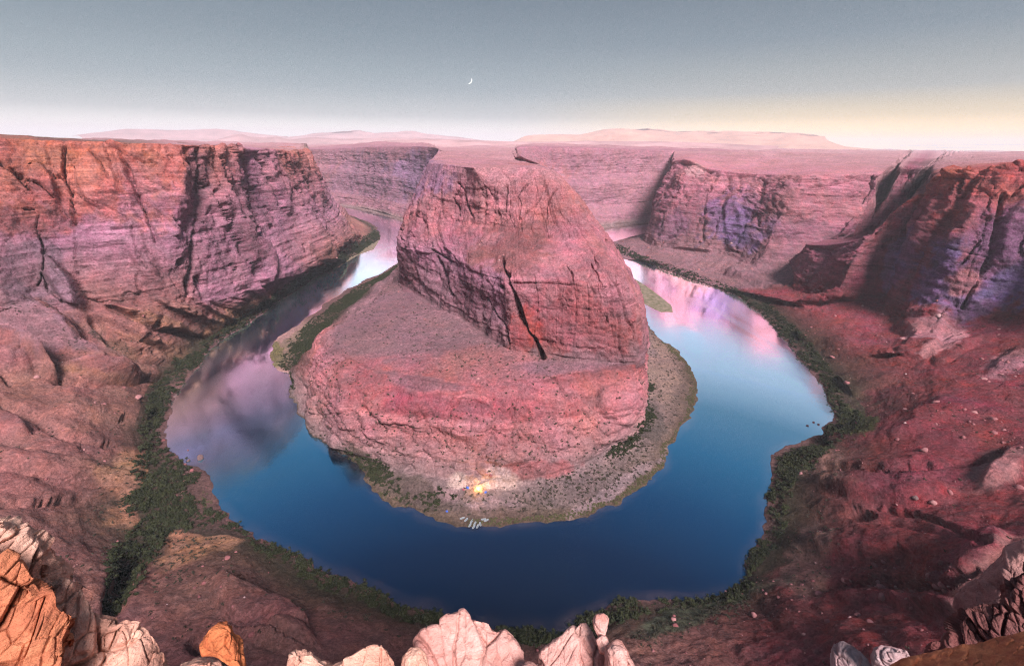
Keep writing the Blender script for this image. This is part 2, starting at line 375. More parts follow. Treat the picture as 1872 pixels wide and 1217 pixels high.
T(pz(313, 760, 0), pz(272, 755, 9), pz(150, 700, 48), W(-620, 440, 110), W(-650, 455, 215), W(-690, 475, 301), azd(-311, 1300, 308), azd(-311, 6000, 296), azd(-311, 30000, 285), cols=LUP)
T(pz(331, 832, 0), pz(262, 860, 10), pz(110, 810, 50), W(-650, 340, 110), W(-690, 340, 215), W(-740, 345, 300), azd(-900, 1300, 308), azd(-900, 6000, 298), azd(-900, 30000, 285), cols=LUP)
T(pz(400, 872, 0), pz(235, 925, 16), pz(40, 900, 55), W(-660, 240, 110), W(-720, 230, 215), W(-780, 220, 300), W(-1500, 200, 308), W(-6000, 900, 300), W(-30000, 4000, 285))
T(pz(422, 930, 0), pz(300, 985, 10), pz(100, 1040, 62), W(-600, 120, 110), W(-680, 90, 215), W(-740, 60, 300), W(-1400, -100, 305), W(-6000, -300, 300), W(-30000, -2000, 285))
T(pz(466, 975, 0), pz(430, 980, 12), pz(255, 1110, 50), W(-330, 20, 105), W(-400, -40, 215), W(-440, -90, 300), W(-1200, -600, 305), W(-6000, -2500, 300), W(-28000, -11000, 285))
T(pz(546, 1026, 0), pz(520, 1036, 7), pz(420, 1130, 45), pz(320, 1330, 92), W(-62, -4, 225), W(-60, -8, 280), W(-60, -25, 284), W(-2500, -4000, 300), W(-18000, -20000, 285))
T(pz(637, 1072, 0), pz(622, 1086, 7), pz(575, 1165, 42), pz(540, 1370, 90), W(-20, 26, 235), W(-12, 2, 278), W(-10, -8, 286), W(-1000, -5000, 300), W(-7000, -28000, 285))
T(pz(799, 1129, 0), pz(795, 1146, 7), pz(785, 1230, 42), pz(780, 1430, 90), W(-8, 28, 236), W(-4, 3, 281), W(-3, -4, 287), W(-300, -5000, 300), W(-2500, -30000, 285))
T(pz(970, 1147, 0), pz(972, 1166, 7), pz(975, 1250, 42), pz(980, 1450, 90), W(2, 28, 236), W(2, 3, 281), W(2, -4, 287), W(300, -5000, 300), W(2500, -30000, 285))
T(pz(1154, 1110, 0), pz(1165, 1130, 7), pz(1200, 1210, 42), pz(1230, 1400, 90), W(22, 24, 235), W(14, 2, 278), W(12, -8, 286), W(1000, -5000, 300), W(7000, -28000, 285))
T(pz(1316, 1072, 0), pz(1345, 1095, 7), pz(1460, 1180, 48), pz(1560, 1340, 95), W(110, -10, 225), W(115, -60, 288), W(115, -100, 299), W(2500, -4000, 300), W(18000, -20000, 285), cols=RCOL)
T(pz(1372, 1005, 0), pz(1410, 1030, 8), pz(1600, 1120, 60), pz(1800, 1250, 115), W(330, -80, 200), W(420, -160, 290), W(600, -300, 300), W(6000, -1500, 300), W(28000, -9000, 280), cols=RCOL)
T(pz(1400, 935, 0), pz(1440, 950, 9), pz(1660, 1000, 60), pz(1860, 1070, 115), W(500, 40, 150), W(680, -40, 270), W(1100, -100, 290), W(6000, 500, 285), W(30000, 2000, 270), cols=RCOL)
T(pz(1425, 826, 0), pz(1470, 850, 9), pz(1660, 870, 55), W(480, 240, 105), W(680, 190, 150), W(820, 150, 262), W(1300, 250, 285), W(6000, 1500, 280), W(30000, 6000, 260), cols=RCOL)
T(pz(1519, 762, 0), pz(1585, 752, 12), pz(1720, 735, 58), W(640, 385, 120), W(680, 375, 185), W(770, 370, 275), W(1200, 600, 285), W(6000, 3500, 278), W(28000, 15000, 250), cols=RCOL)
T(pz(1497, 699, 0), pz(1532, 692, 9), pz(1690, 655, 55), pz(1860, 580, 92), pr(1880, 460, 35), pr(1905, 302, 100), p=(1960, 283, 270, 225), cols=RCOL)
T(pz(1456, 645, 0), pz(1485, 642, 8), pz(1610, 640, 48), pz(1745, 592, 68), pr(1790, 450, 35), pr(1830, 308, 100), p=(1850, 282, 270, 225), cols=RCOL)
T(pz(1423, 608, 0), pz(1448, 603, 8), pz(1560, 600, 32), pz(1660, 590, 50), pr(1715, 450, 35), pr(1768, 316, 100), p=(1780, 278, 268, 225), cols=RCOL)
T(pz(1378, 562, 0), pz(1402, 562, 8), pz(1500, 570, 32), pz(1610, 552, 55), pr(1650, 440, 35), pr(1698, 332, 100), azd(1712, 1440, 267), azd(1735, 3000, 267), azd(1740, 30000, 225), p=None, cols=RCOL)
T(pz(1364, 552, 0), pz(1388, 553, 8), pz(1470, 560, 30), pz(1570, 546, 54), pr(1605, 455, 30), pr(1650, 374, 85), azd(1697, 1405, 130), azd(1704, 1445, 266), azd(1730, 30000, 225), cols=RCOL)
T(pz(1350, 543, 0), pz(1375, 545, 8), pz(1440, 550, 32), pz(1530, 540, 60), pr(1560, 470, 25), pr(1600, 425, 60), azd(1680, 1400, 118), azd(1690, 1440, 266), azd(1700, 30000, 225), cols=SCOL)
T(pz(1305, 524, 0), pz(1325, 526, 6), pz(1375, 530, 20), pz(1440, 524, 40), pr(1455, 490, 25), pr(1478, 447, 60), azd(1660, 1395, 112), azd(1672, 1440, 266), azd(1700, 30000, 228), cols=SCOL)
T(pz(1290, 519, 0), pz(1308, 520, 5), pz(1352, 523, 15), pz(1450, 511, 38), azd(1500, 1150, 70), azd(1575, 1270, 100), azd(1640, 1400, 118), azd(1654, 1445, 266), azd(1675, 30000, 230), cols=['wet', 'pbase', 'pbase', 'pbase', 'rwall', 'rwall', 'rwall', 'plat', 'far'])
T(pz(1270, 513, 0), pz(1288, 514, 5), pz(1335, 515, 14), pz(1440, 495, 40), pr(1560, 425, 170), pr(1612, 318, 260), azd(1640, 1530, 267), azd(1660, 6000, 272), azd(1660, 30000, 230), cols=PCOL)
T(pz(1245, 504, 0), pz(1262, 504, 5), pz(1300, 505, 12), pz(1375, 486, 35), pr(1425, 400, 60), pr(1475, 321, 130), azd(1560, 1800, 268), azd(1600, 6000, 270), azd(1600, 30000, 230), cols=PCOL)
T(pz(1210, 492, 0), pz(1226, 492, 5), pz(1256, 492, 12), pz(1320, 466, 35), pr(1352, 375, 60), pr(1390, 318, 130), azd(1450, 2000, 270), azd(1500, 6000, 272), azd(1500, 30000, 235), cols=PCOL)
T(pz(1176, 478, 0), pz(1192, 480, 5), pz(1215, 480, 12), pz(1262, 458, 35), pr(1280, 372, 60), pr(1305, 309, 130), azd(1350, 2000, 271), azd(1390, 6000, 273), azd(1390, 30000, 240), cols=PCOL)
T(pz(1140, 474, 0), pz(1152, 472, 4), pz(1170, 470, 10), pz(1202, 450, 33), pr(1222, 370, 60), pr(1255, 291, 130), azd(1280, 2200, 272), azd(1300, 6000, 274), azd(1300, 30000, 248), cols=PCOL)
T(pz(1118, 462, 0), pz(1128, 461, 4), pz(1148, 457, 10), pz(1178, 443, 30), pr(1190, 372, 60), pr(1228, 295, 130), azd(1245, 2500, 272), azd(1255, 6000, 274), azd(1255, 30000, 252), cols=PCOL)
T(pz(1114, 446, 0), pz(1126, 446, 4), pz(1146, 444, 10), pz(1172, 436, 30), pr(1186, 372, 60), pr(1224, 296, 130), azd(1235, 2600, 272), azd(1238, 6000, 274), azd(1238, 30000, 254), cols=PCOL)
T(pz(1142, 436, 0), pz(1150, 436, 4), pz(1160, 434, 12), pz(1175, 430, 30), pr(1195, 380, 60), pr(1228, 295, 130), azd(1238, 2700, 272), azd(1236, 6000, 274), azd(1236, 30000, 254), cols=PCOL)
T(pz(1180, 427, 0), pz(1186, 426, 4), pz(1192, 424, 15), pz(1200, 420, 35), pr(1215, 370, 60), pr(1245, 294, 130), azd(1250, 2700, 272), azd(1250, 6000, 274), azd(1250, 30000, 254), cols=PCOL)
T(pz(1300, 417, 0), pz(1305, 416, 4), pz(1310, 414, 15), pz(1315, 410, 35), pr(1320, 370, 60), pr(1330, 294, 130), azd(1330, 2800, 272), azd(1330, 6000, 274), azd(1330, 30000, 250), cols=PCOL)

def build_lattice(tab, defcol):
    n = len(tab); k = len(tab[0][0])
    A = np.zeros((n, k, 6))
    for i, (rows, cols) in enumerate(tab):
        assert len(rows) == k, (i, len(rows), k)
        cols = cols or defcol
        for j in range(k):
            A[i, j, :3] = rows[j]; A[i, j, 3:] = C[cols[j]]
    return A

def sample_counts(A, total_u, total_v):
    n, k = A.shape[:2]
    px, py, ok = project(A[:, :, :3].reshape(-1, 3))
    vis = ok & (px > -250) & (px < 2120) & (py > 200) & (py < 1350)
    px = np.clip(px, -150, 2020).reshape(n, k); py = np.clip(py, 240, 1300).reshape(n, k); vis = vis.reshape(n, k)
    du = np.hypot(np.diff(px, axis=0), np.diff(py, axis=0)) * (vis[1:] | vis[:-1])
    wu = np.sort(du[:, :k - 2], axis=1)[:, -4:].mean(1) + 6
    dv = np.hypot(np.diff(px, axis=1), np.diff(py, axis=1)) * (vis[:, 1:] & vis[:, :-1])
    wv = np.percentile(dv, 85, axis=0) + 8
    nu = np.maximum(4, np.round(wu / wu.sum() * total_u)).astype(int)
    nv = np.maximum(14, np.round(wv / wv.sum() * total_v)).astype(int)
    if len(nv) == 8: nv[5] = max(nv[5], 36); nv[6] = max(nv[6], 40)
    return nu, nv

def loft(A, total_u, total_v, segrock, segblock, smooth_rows=6):
    nu, nv = sample_counts(A, total_u, total_v)
    us = np.concatenate([np.arange(c) / c + i for i, c in enumerate(nu)] + [[A.shape[0] - 1.0]])
    vs = []
    for j, c in enumerate(nv):
        t = np.arange(c) / c
        if j >= len(nv) - 1: t = t ** 2.5
        elif j >= len(nv) - 2: t = t ** 1.6
        vs.append(t + j)
    vs = np.concatenate(vs + [[A.shape[1] - 1.0]])
    B = pchip(np.arange(A.shape[0], dtype=float), A, us)             # (U,K,6)
    Bt = np.transpose(B, (1, 0, 2))
    G1 = pchip(np.arange(A.shape[1], dtype=float), Bt, vs)
    i = np.clip(vs.astype(int), 0, A.shape[1] - 2); t = (vs - i)[:, None, None]
    G2 = Bt[i] * (1 - t) + Bt[i + 1] * t
    G = 0.45 * G1 + 0.55 * G2
    G = np.transpose(G, (1, 0, 2))                                   # (U,V,6)
    segi = np.clip(vs.astype(int), 0, len(segrock) - 1)
    rk = np.array(segrock)[segi].astype(float); bk = np.array(segblock)[segi].astype(float)
    ker = np.ones(smooth_rows) / smooth_rows
    def sm(a): return np.convolve(np.pad(a, smooth_rows, 'edge'), ker, 'same')[smooth_rows:-smooth_rows]
    return G, us, vs, sm(rk), sm(bk)

def normals(P):
    du = np.gradient(P, axis=0); dv = np.gradient(P, axis=1)
    n = np.cross(dv, du)
    if n[:, :, 2].mean() < 0: n = -n
    n /= np.linalg.norm(n, axis=2, keepdims=True) + 1e-9
    return n

BUTT = 1.0
def rockify(P, nrm, rock, block, talus, uu, seed=0.0, lump=None):
    """carve real relief: buttresses, joints, ledges, fallen-block texture"""
    S_ = P.shape[:2]; p = P.reshape(-1, 3).astype(np.float32); n = nrm.reshape(-1, 3)
    rk = rock.ravel(); bl = block.ravel(); ta = talus.ravel()
    d = np.zeros(len(p), np.float32)
    warp = fbm(p, 260, o=3 + seed)
    q = p.copy(); q[:, 0] += warp * 10; q[:, 1] += warp * 10
    d += rk * 7.0 * fbm(p, 420, 420, 900, o=seed)
    c1 = 1 - np.abs(band(q, 95, 95, 520, o=11 + seed)); c2 = 1 - np.abs(band(q, 38, 38, 210, o=29 + seed))
    amp = 0.5 + sstep(-0.5, 1.2, fbm(p, 500, o=41))
    d -= rk * (4.5 * sstep(0.90, 1.0, c1) * amp + 1.5 * sstep(0.88, 1.0, c2) * amp)
    # leaning buttresses and chutes
    sg = np.where(p[:, 0] < 0, -1.0, 1.0); al = uu.ravel() * 30 + sg * 0.5 * p[:, 2] * 1.0 + warp * 8
    b1 = look(BAND, al * 8 / 150 + seed, p[:, 2] * .012, np.zeros(len(p)) + 3.3); b2 = look(BAND, al * 8 / 62 + seed, p[:, 2] * .02, np.zeros(len(p)) + 9.3)
    d += rk * (.35 if lump is not None else 1.2) * (7.0 * (np.abs(b1) - .8) + 3.2 * (np.abs(b2) - .8) * (bl > .3))
    # ledges of the bedding
    h = p[:, 2] + 5.0 * fbm(p, 700, 700, 3000, o=5) + 1.2 * warp
    for hh, a, o in ((21.0, 2.6, 3.0), (7.5, 0.85, 9.0), (3.1, 0.4, 21.0)):
        t = h / hh + o; li = np.floor(t); f = t - li
        e = hash1(li) * (1 - sstep(0.78, 1.0, f)) + hash1(li + 1) * sstep(0.78, 1.0, f)
        lat = 0.35 + 0.65 * sstep(-1.0, 1.0, band(p, 130, 130, 60, o=o))
        d += rk * a * (e - 0.5) * 1.6 * lat
        d -= rk * a * 0.35 * np.exp(-((f - 0.9) / 0.06) ** 2) * lat
    # inclined cross-beds
    g = p[:, 2] * 0.75 + p[:, 0] * 0.42 - p[:, 1] * 0.22 + 3.0 * warp
    t = g / 5.2; f = t - np.floor(t)
    msk = sstep(0.2, 0.9, fbm(p, 300, 300, 160, o=77))
    d += rk * msk * 0.7 * (f - 0.5)
    m = (bl * rk) > 0.05
    if m.any():
        idx = np.nonzero(m)[0]; qq = q[idx]
        lay = np.floor(h[idx] / 21.0 + 3.0); lay2 = np.floor(h[idx] / 7.5 + 9.0)
        q2 = qq.copy(); q2[:, 0] += .25 * qq[:, 2]; q2[:, 2] = 0
        f1, f2, idv = voronoi(q2, 30, 30, 50)
        e = f2 - f1
        v = (idv - 0.5) * 4.0 + (hash1(idv * 91.7 + lay * 3.1) - .5) * 4.5 - 2.6 * (1 - sstep(0.0, 0.08, e))
        q2[:, 0] -= .5 * qq[:, 2]; f1, f2, idv = voronoi(q2 + 17.3, 11, 11, 50)
        v += (hash1(idv * 57.7 + lay2 * 5.1) - .5) * 2.4 - 1.1 * (1 - sstep(0.0, 0.10, f2 - f1))
        f1, f2, idv = voronoi(qq + 31.7, 9.5, 9.5, 14)
        v += (idv - 0.5) * 1.0 - 0.5 * (1 - sstep(0.0, 0.16, f2 - f1))
        d[idx] += (bl[idx] * rk[idx]).astype(np.float32) * v.astype(np.float32)
    d += rk * (1.6 * fbm(p, 60, o=90) + 0.5 * fbm(p, 14, o=14))
    if lump is not None:                       # rounded slickrock domes with creases between
        idx = np.nonzero(lump.ravel() > .02)[0]; qq = q[idx]; f1, f2, idv = voronoi(qq, 21, 21, 14); g1, g2, gid = voronoi(qq + 41, 8, 8, 6)
        d[idx] += (lump.ravel()[idx] * (6.0 * (.55 - f1 ** 2) + 1.8 * (.5 - g1 ** 2) - 1.6 * (1 - sstep(0, .1, f2 - f1)))).astype(np.float32)
    # scree slopes: gullies running down to the river
    gu = look(BAND, uu.ravel() * 5.0 + warp * 2, p[:, 2] * 0.03, np.zeros(len(p)) + 5.5)
    gu2 = look(BAND, uu.ravel() * 16.0 + warp * 3, p[:, 2] * 0.05, np.zeros(len(p)) + 25.5)
    gm = sstep(-.6, 1.2, fbm(p, 300, o=66))
    d += ta * (gm * (3.2 * np.abs(gu) + 0.5 * np.abs(gu2) - 2.6) + 4.5 * fbm(p, 260, o=61) + 1.3 * fbm(p, 50, o=16) + 0.5 * fbm(p, 10, o=36) + 2.2 * sstep(.8, 1.6, fbm(p, 70, o=19)))
    lim = 25.0
    d = np.clip(d, -lim, lim) * np.clip(np.linalg.norm(p - [0, 0, CAMH], axis=1) / 320, 0, 1) ** 1.6
    return (p + n * d[:, None]).reshape(*S_, 3), d.reshape(S_)

def poly_dist(px, py, pts):
    """pixel distance to a polyline and position along it"""
    best = np.full(px.shape, 1e9, np.float32)
    for (x0, y0), (x1, y1) in zip(pts[:-1], pts[1:]):
        dx, dy = x1 - x0, y1 - y0; L2 = dx * dx + dy * dy
        t = np.clip(((px - x0) * dx + (py - y0) * dy) / L2, 0, 1)
        best = np.minimum(best, np.hypot(px - x0 - t * dx, py - y0 - t * dy))
    return best

def carve(P, nrm, feats, vs, cam_px):
    px, py = cam_px
    for pts, wpx, depth, r0, r1 in feats:
        if r1 <= 3.4 and depth >= 4 and r0 < 2: wpx *= 2.0; depth *= 1.7
        xs = [q[0] for q in pts]; ys = [q[1] for q in pts]
        m = (px > min(xs) - 4 * wpx) & (px < max(xs) + 4 * wpx) & (py > min(ys) - 4 * wpx) & (py < max(ys) + 4 * wpx) & (vs[None, :] >= r0) & (vs[None, :] <= r1)
        if not m.any(): continue
        w_ = wpx * (0.7 + 0.3 * band(P[m], 40, o=7))
        dd = poly_dist(px[m] + 1.5 * band(P[m], 22), py[m], pts)
        P[m] -= nrm[m] * (depth * (1 - sstep(0.25, 1.0, dd / w_)))[:, None]
    return P

def paint(tint, P, patches, vs, cam_px):
    px, py = cam_px
    for cx, cy, rx_, ry_, rot, col, st, r0, r1 in patches:
        c, s = math.cos(math.radians(rot)), math.sin(math.radians(rot))
        m = (np.abs(px - cx) < (rx_ + ry_) * 1.6) & (np.abs(py - cy) < (rx_ + ry_) * 1.6) & (vs[None, :] >= r0) & (vs[None, :] <= r1)
        if not m.any(): continue
        a = (px[m] - cx) * c + (py[m] - cy) * s; b = -(px[m] - cx) * s + (py[m] - cy) * c
        d = np.hypot(a / rx_, b / ry_) + 0.22 * fbm(P[m], 90, 90, 140, o=51) + 0.10 * fbm(P[m], 18, o=5)
        k = (st * (1 - sstep(0.6, 1.05, d)))[:, None]
        tint[m] = tint[m] * (1 - k) + np.array(C[col] if isinstance(col, str) else col) * k
    return tint

def make_terrain(tab, defcol, nu, nv, segrock, segblock, segtalus, feats, patches, seed, name, domes=()):
    A = build_lattice(tab, defcol)
    G, us, vs, rk, bk = loft(A, nu, nv, segrock, segblock)
    ta = np.interp(vs, np.arange(len(segtalus)) + 0.5, segtalus)
    P = G[:, :, :3].copy(); tint = np.clip(G[:, :, 3:], 0.01, 1)
    # arc length along the river, for gullies
    sh = P[:, 0]; arc = np.concatenate([[0], np.cumsum(np.linalg.norm(np.diff(sh, axis=0), axis=1))]) / 30.0
    nrm = normals(P)
    # smooth normals a little so that displacement does not fold
    for _ in range(3):
        nrm[1:-1] = (nrm[:-2] + nrm[1:-1] * 2 + nrm[2:]) / 4
        nrm[:, 1:-1] = (nrm[:, :-2] + nrm[:, 1:-1] * 2 + nrm[:, 2:]) / 4
    nrm /= np.linalg.norm(nrm, axis=2, keepdims=True) + 1e-9
    U_, V_ = P.shape[:2]
    one = np.ones((U_, 1))
    rock = one * rk[None]; block = one * bk[None]; tal = one * ta[None]
    # rockiness follows real slope too: steep parts of scree rows are bedrock
    steep = 1 - np.abs(nrm[:, :, 2])
    dist = np.hypot(P[:, :, 0], P[:, :, 1])
    edge = np.clip(vs / 0.9, 0, 1)[None] ** 1.5                         # nothing moves at the waterline
    lowf = 0.55 if name == 'peninsula' else 0.15
    rock = rock * sstep(0.03, 0.22, steep) * (1 - lowf) + rock * lowf
    rock = np.maximum(rock, sstep(0.33, 0.55, steep) * 0.9 * (vs[None] > 1.0))
    farfade = 1 - 0.85 * sstep(2600, 9000, dist)
    rock = rock * (1 - .8 * ((vs[None] > 5.5) * (name == 'peninsula') * (dist > 900) * (P[:, :, 0] > -50) * (P[:, :, 0] < 150))) * (1 - .75 * ((vs[None] > 6.9) * (name == 'canyon_terrain') * (dist > 800)))
    px, py, ok = project(P.reshape(-1, 3)); px = np.where(ok, px, -1e5).reshape(U_, V_); py = py.reshape(U_, V_)
    for cx, cy, rx_, ry_, rot, hgt, r0, r1, *rv in domes:
        rv = rv[0] if rv else .75
        m = (np.abs(px - cx) < (rx_ + ry_) * 1.5) & (np.abs(py - cy) < (rx_ + ry_) * 1.5) & (vs[None, :] >= r0) & (vs[None, :] <= r1)
        c, s_ = math.cos(math.radians(rot)), math.sin(math.radians(rot)); a = (px[m] - cx) * c + (py[m] - cy) * s_; b = -(px[m] - cx) * s_ + (py[m] - cy) * c
        dd = np.hypot(a / rx_, b / ry_) + .18 * fbm(P[m], 120, o=71); k = 1 - sstep(.55, 1.1, dd)
        P[m] += nrm[m] * (hgt * k)[:, None]; rock[m] = np.maximum(rock[m], rv * (1 - sstep(.8, 1.15, dd))); block[m] = block[m] * (1 - k); tal[m] *= (1 - k * (rv > .3))
    if name == 'peninsula': rock = rock * (1 - .75 * np.exp(-((vs[None] - 7.0) / .3) ** 2))
    D, d = rockify(P, nrm, rock * edge * farfade, block, tal * edge * farfade, np.repeat(arc[:, None], V_, 1), seed, (one * np.interp(vs, [.9, 1.1, 1.9, 2.1, 3.0, 4, 4.2, 4.9, 5.2, 6], [0, 1, 1, .6, 0, 0, .35, .35, .2, 0])[None]) if name == 'peninsula' else None)
    P = D
    px, py, ok = project(P.reshape(-1, 3)); px = np.where(ok, px, -1e5).reshape(U_, V_); py = py.reshape(U_, V_)
    P = carve(P, nrm, feats, vs, (px, py))
    wob = (1 - sstep(0.5, 1.4, vs))[None]
    pq = P.reshape(-1, 3) * [1, 1, 0]
    P[:, :, 0] += wob * (2.6 * fbm(pq, 90, o=8) + 1.0 * fbm(pq, 18, o=4)).reshape(U_, V_); P[:, :, 1] += wob * (2.6 * fbm(pq, 90, o=28) + 1.0 * fbm(pq, 18, o=24)).reshape(U_, V_)
    # plateau relief
    pf = P.reshape(-1, 3)
    fl = sstep(rimrow[name] + 0.02, rimrow[name] + 0.6, vs)[None] * np.ones((U_, 1))
    amp = np.interp(dist.ravel(), [0, 60, 300, 1500, 5000, 30000], [0, 0.3, 2.5, 8, 16, 40])
    wl = 1.0
    rel = np.abs(fbm(pf * [1, 1, 0], 2600, o=12)) * 0.9 + fbm(pf * [1, 1, 0], 500, o=2) * 0.35
    rel = rel + np.interp(dist.ravel(), [300, 700, 2500, 6000], [0, 1, .5, 0]) * fbm(pf * [1, 1, 0], 420, o=33) * 0.5
    st = rel * 4; st = (np.floor(st) + sstep(0.55, 1.0, st - np.floor(st))) / 4
    P[:, :, 2] += (fl.ravel() * amp * (st - 0.6)).reshape(U_, V_)
    P[:, :, 2] = np.where((vs[None] > 0.25) & (P[:, :, 2] < 0.4), 0.4 + 0.0 * P[:, :, 2], P[:, :, 2])
    P[:, 0, 2] = -3.0
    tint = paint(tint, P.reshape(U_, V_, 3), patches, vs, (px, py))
    V = P.reshape(-1, 3)
    F = grid_faces(U_, V_)
    me = new_mesh(name, V, F, M_ROCK, True, {'tint': tint.reshape(-1, 3), 'rock': np.clip(rock, 0, 1).ravel()})
    o = link(name, me)
    tag(o, kind='structure')
    return dict(P=P, n=normals(P), vs=vs, px=px, py=py, o=o, tint=tint, arc=arc)

rimrow = {'peninsula': 7.0, 'canyon_terrain': 5.0}
VAR = (.165, .115, .21); VARB = (.20, .17, .34)
feats_in = [
 ([(918, 472), (926, 508), (940, 540), (957, 590), (975, 618), (994, 652)], 8, 16, 3.5, 6.2),
 ([(800, 470), (815, 500), (825, 540)], 4, 6, 4, 6.5), ([(790, 455), (812, 470), (826, 478)], 3, 5, 4.5, 6.5),
 ([(930, 640), (925, 600), (905, 570), (890, 545)], 3, 4, 4, 5.2),
 ([(1040, 485), (1048, 512)], 3, 4, 4, 6.5), ([(1080, 480), (1100, 520)], 3, 4, 4, 6.5),
 ([(860, 395), (850, 350), (838, 335)], 3, 5, 6, 7.3), ([(840, 395), (832, 360), (842, 335)], 3, 5, 6, 7.3),
 ([(925, 385), (928, 340)], 5, 6, 6, 7.3), ([(950, 400), (948, 360), (965, 338)], 3, 4, 6, 7.3),
 ([(1000, 400), (1003, 370), (1020, 345)], 3, 4, 6, 7.3), ([(890, 380), (880, 345)], 2.5, 3, 6, 7.3),
 ([(760, 490), (768, 530)], 3, 4, 4, 5), ([(1125, 505), (1140, 560), (1160, 620)], 4, 5, 4, 5.3),
 ([(940, 518), (1000, 517), (1060, 522), (1110, 525)], 2.5, 3.5, 4.4, 5.6), ([(1000, 560), (1080, 566), (1160, 590)], 2, 1.8, 4, 5),
 ([(1010, 610), (1090, 612), (1165, 625)], 2, 1.5, 4, 5),
 ([(1063, 745), (1085, 775), (1115, 800)], 3, 3.5, 1, 3), ([(990, 800), (1000, 830)], 2.5, 2.5, 1, 3), ([(928, 805), (945, 835)], 2.5, 2.5, 1, 3),
 ([(590, 725), (620, 765), (640, 800)], 3, 3, 1, 3), ([(760, 740), (790, 790), (805, 820)], 3, 2.5, 1, 3), ([(660, 745), (700, 790)], 5, 4, 1, 3),
]
feats_out = [
 ([(362, 272), (365, 330), (360, 400), (352, 460), (345, 540)], 9, 16, 3.0, 5.2),
 ([(210, 262), (232, 310), (250, 350), (270, 400), (285, 440)], 6, 13, 3.0, 5.2),
 ([(192, 270), (212, 330), (218, 350)], 4, 8, 4, 5.2), ([(120, 270), (116, 310), (130, 360), (135, 410)], 7, 14, 4, 5.2),
 ([(40, 320), (70, 335), (100, 360)], 6, 10, 4, 5.2), ([(0, 300), (30, 318), (55, 345)], 6, 12, 4, 5.2), ([(165, 275), (185, 300), (195, 325)], 4, 7, 4, 5.2),
 ([(405, 285), (425, 335)], 5, 9, 4, 5.2), ([(440, 280), (455, 330), (465, 390), (478, 430)], 8, 14, 3.6, 5.2), ([(475, 290), (500, 340), (520, 380)], 6, 11, 3.8, 5.2),
 ([(500, 290), (530, 350)], 4, 7, 4, 5.2), ([(525, 290), (548, 350)], 3.5, 7, 4, 5.2), ([(545, 295), (565, 345)], 3.5, 7, 4, 5.2),
 ([(400, 350), (430, 430), (470, 490), (490, 520)], 11, 15, 3, 5.0),
 ([(240, 415), (250, 460), (268, 490)], 4, 5, 3, 4.6), ([(75, 430), (80, 490), (70, 520)], 5, 8, 3, 4.6),
 ([(135, 435), (140, 500)], 4, 6, 3, 4.6), ([(315, 395), (345, 430)], 3.5, 4, 3, 4.6), ([(265, 460), (300, 510)], 3, 4, 3, 4.6), ([(550, 390), (560, 460)], 4, 6, 3, 4.6),
 ([(75, 500), (110, 550), (150, 570)], 8, 10, 3, 4.2),
 # right wall
 ([(1690, 345), (1660, 400), (1640, 460)], 6, 9, 3, 5.2), ([(1760, 320), (1740, 380), (1700, 430)], 6, 9, 3, 5.2), ([(1835, 355), (1820, 420), (1812, 470), (1760, 560)], 9, 12, 3, 5.2),
 ([(1790, 440), (1760, 480), (1700, 500)], 5, 6, 3, 5), ([(1690, 440), (1660, 520), (1640, 555)], 5, 7, 3, 5), ([(1700, 445), (1760, 460), (1815, 472)], 3, 4, 3, 5),
 ([(1850, 360), (1872, 340)], 5, 8, 4, 5.2), ([(1730, 560), (1690, 620)], 4, 4, 2.6, 4), ([(1560, 470), (1530, 510), (1500, 530)], 5, 6, 3, 5), ([(1520, 455), (1490, 500), (1465, 520)], 5, 6, 3, 5),
 ([(1310, 320), (1290, 360), (1285, 440)], 4, 9, 3, 5.2), ([(1330, 318), (1335, 350)], 3, 6, 4, 5.2), ([(1352, 320), (1355, 350)], 3, 6, 4, 5.2), ([(1395, 330), (1385, 420)], 4, 8, 3, 5.2),
 # gullies on the scree
 ([(0, 735), (60, 760), (120, 800), (200, 812)], 7, 5, 1, 3.2), ([(20, 700), (-10, 660)], 5, 5, 1, 3.2), ([(95, 690), (150, 700), (260, 695), (320, 690)], 6, 7, 1, 3.0),
 ([(170, 590), (230, 640), (300, 668)], 7, 7, 1, 3.0), ([(200, 560), (300, 600), (360, 618)], 6, 6, 1, 3.0), ([(0, 920), (100, 915), (220, 905)], 8, 6, 1, 3),
 ([(200, 1100), (250, 1010), (330, 960)], 16, 12, 0.9, 3), ([(560, 1170), (500, 1130), (420, 1120)], 10, 4, 1, 3),
 ([(1500, 1075), (1600, 1060), (1720, 1070), (1780, 1040)], 8, 5, 1, 3.2), ([(1480, 850), (1600, 855), (1760, 850), (1830, 830)], 6, 4, 1, 3), ([(1560, 925), (1680, 940), (1800, 985)], 6, 4, 1, 3),
]
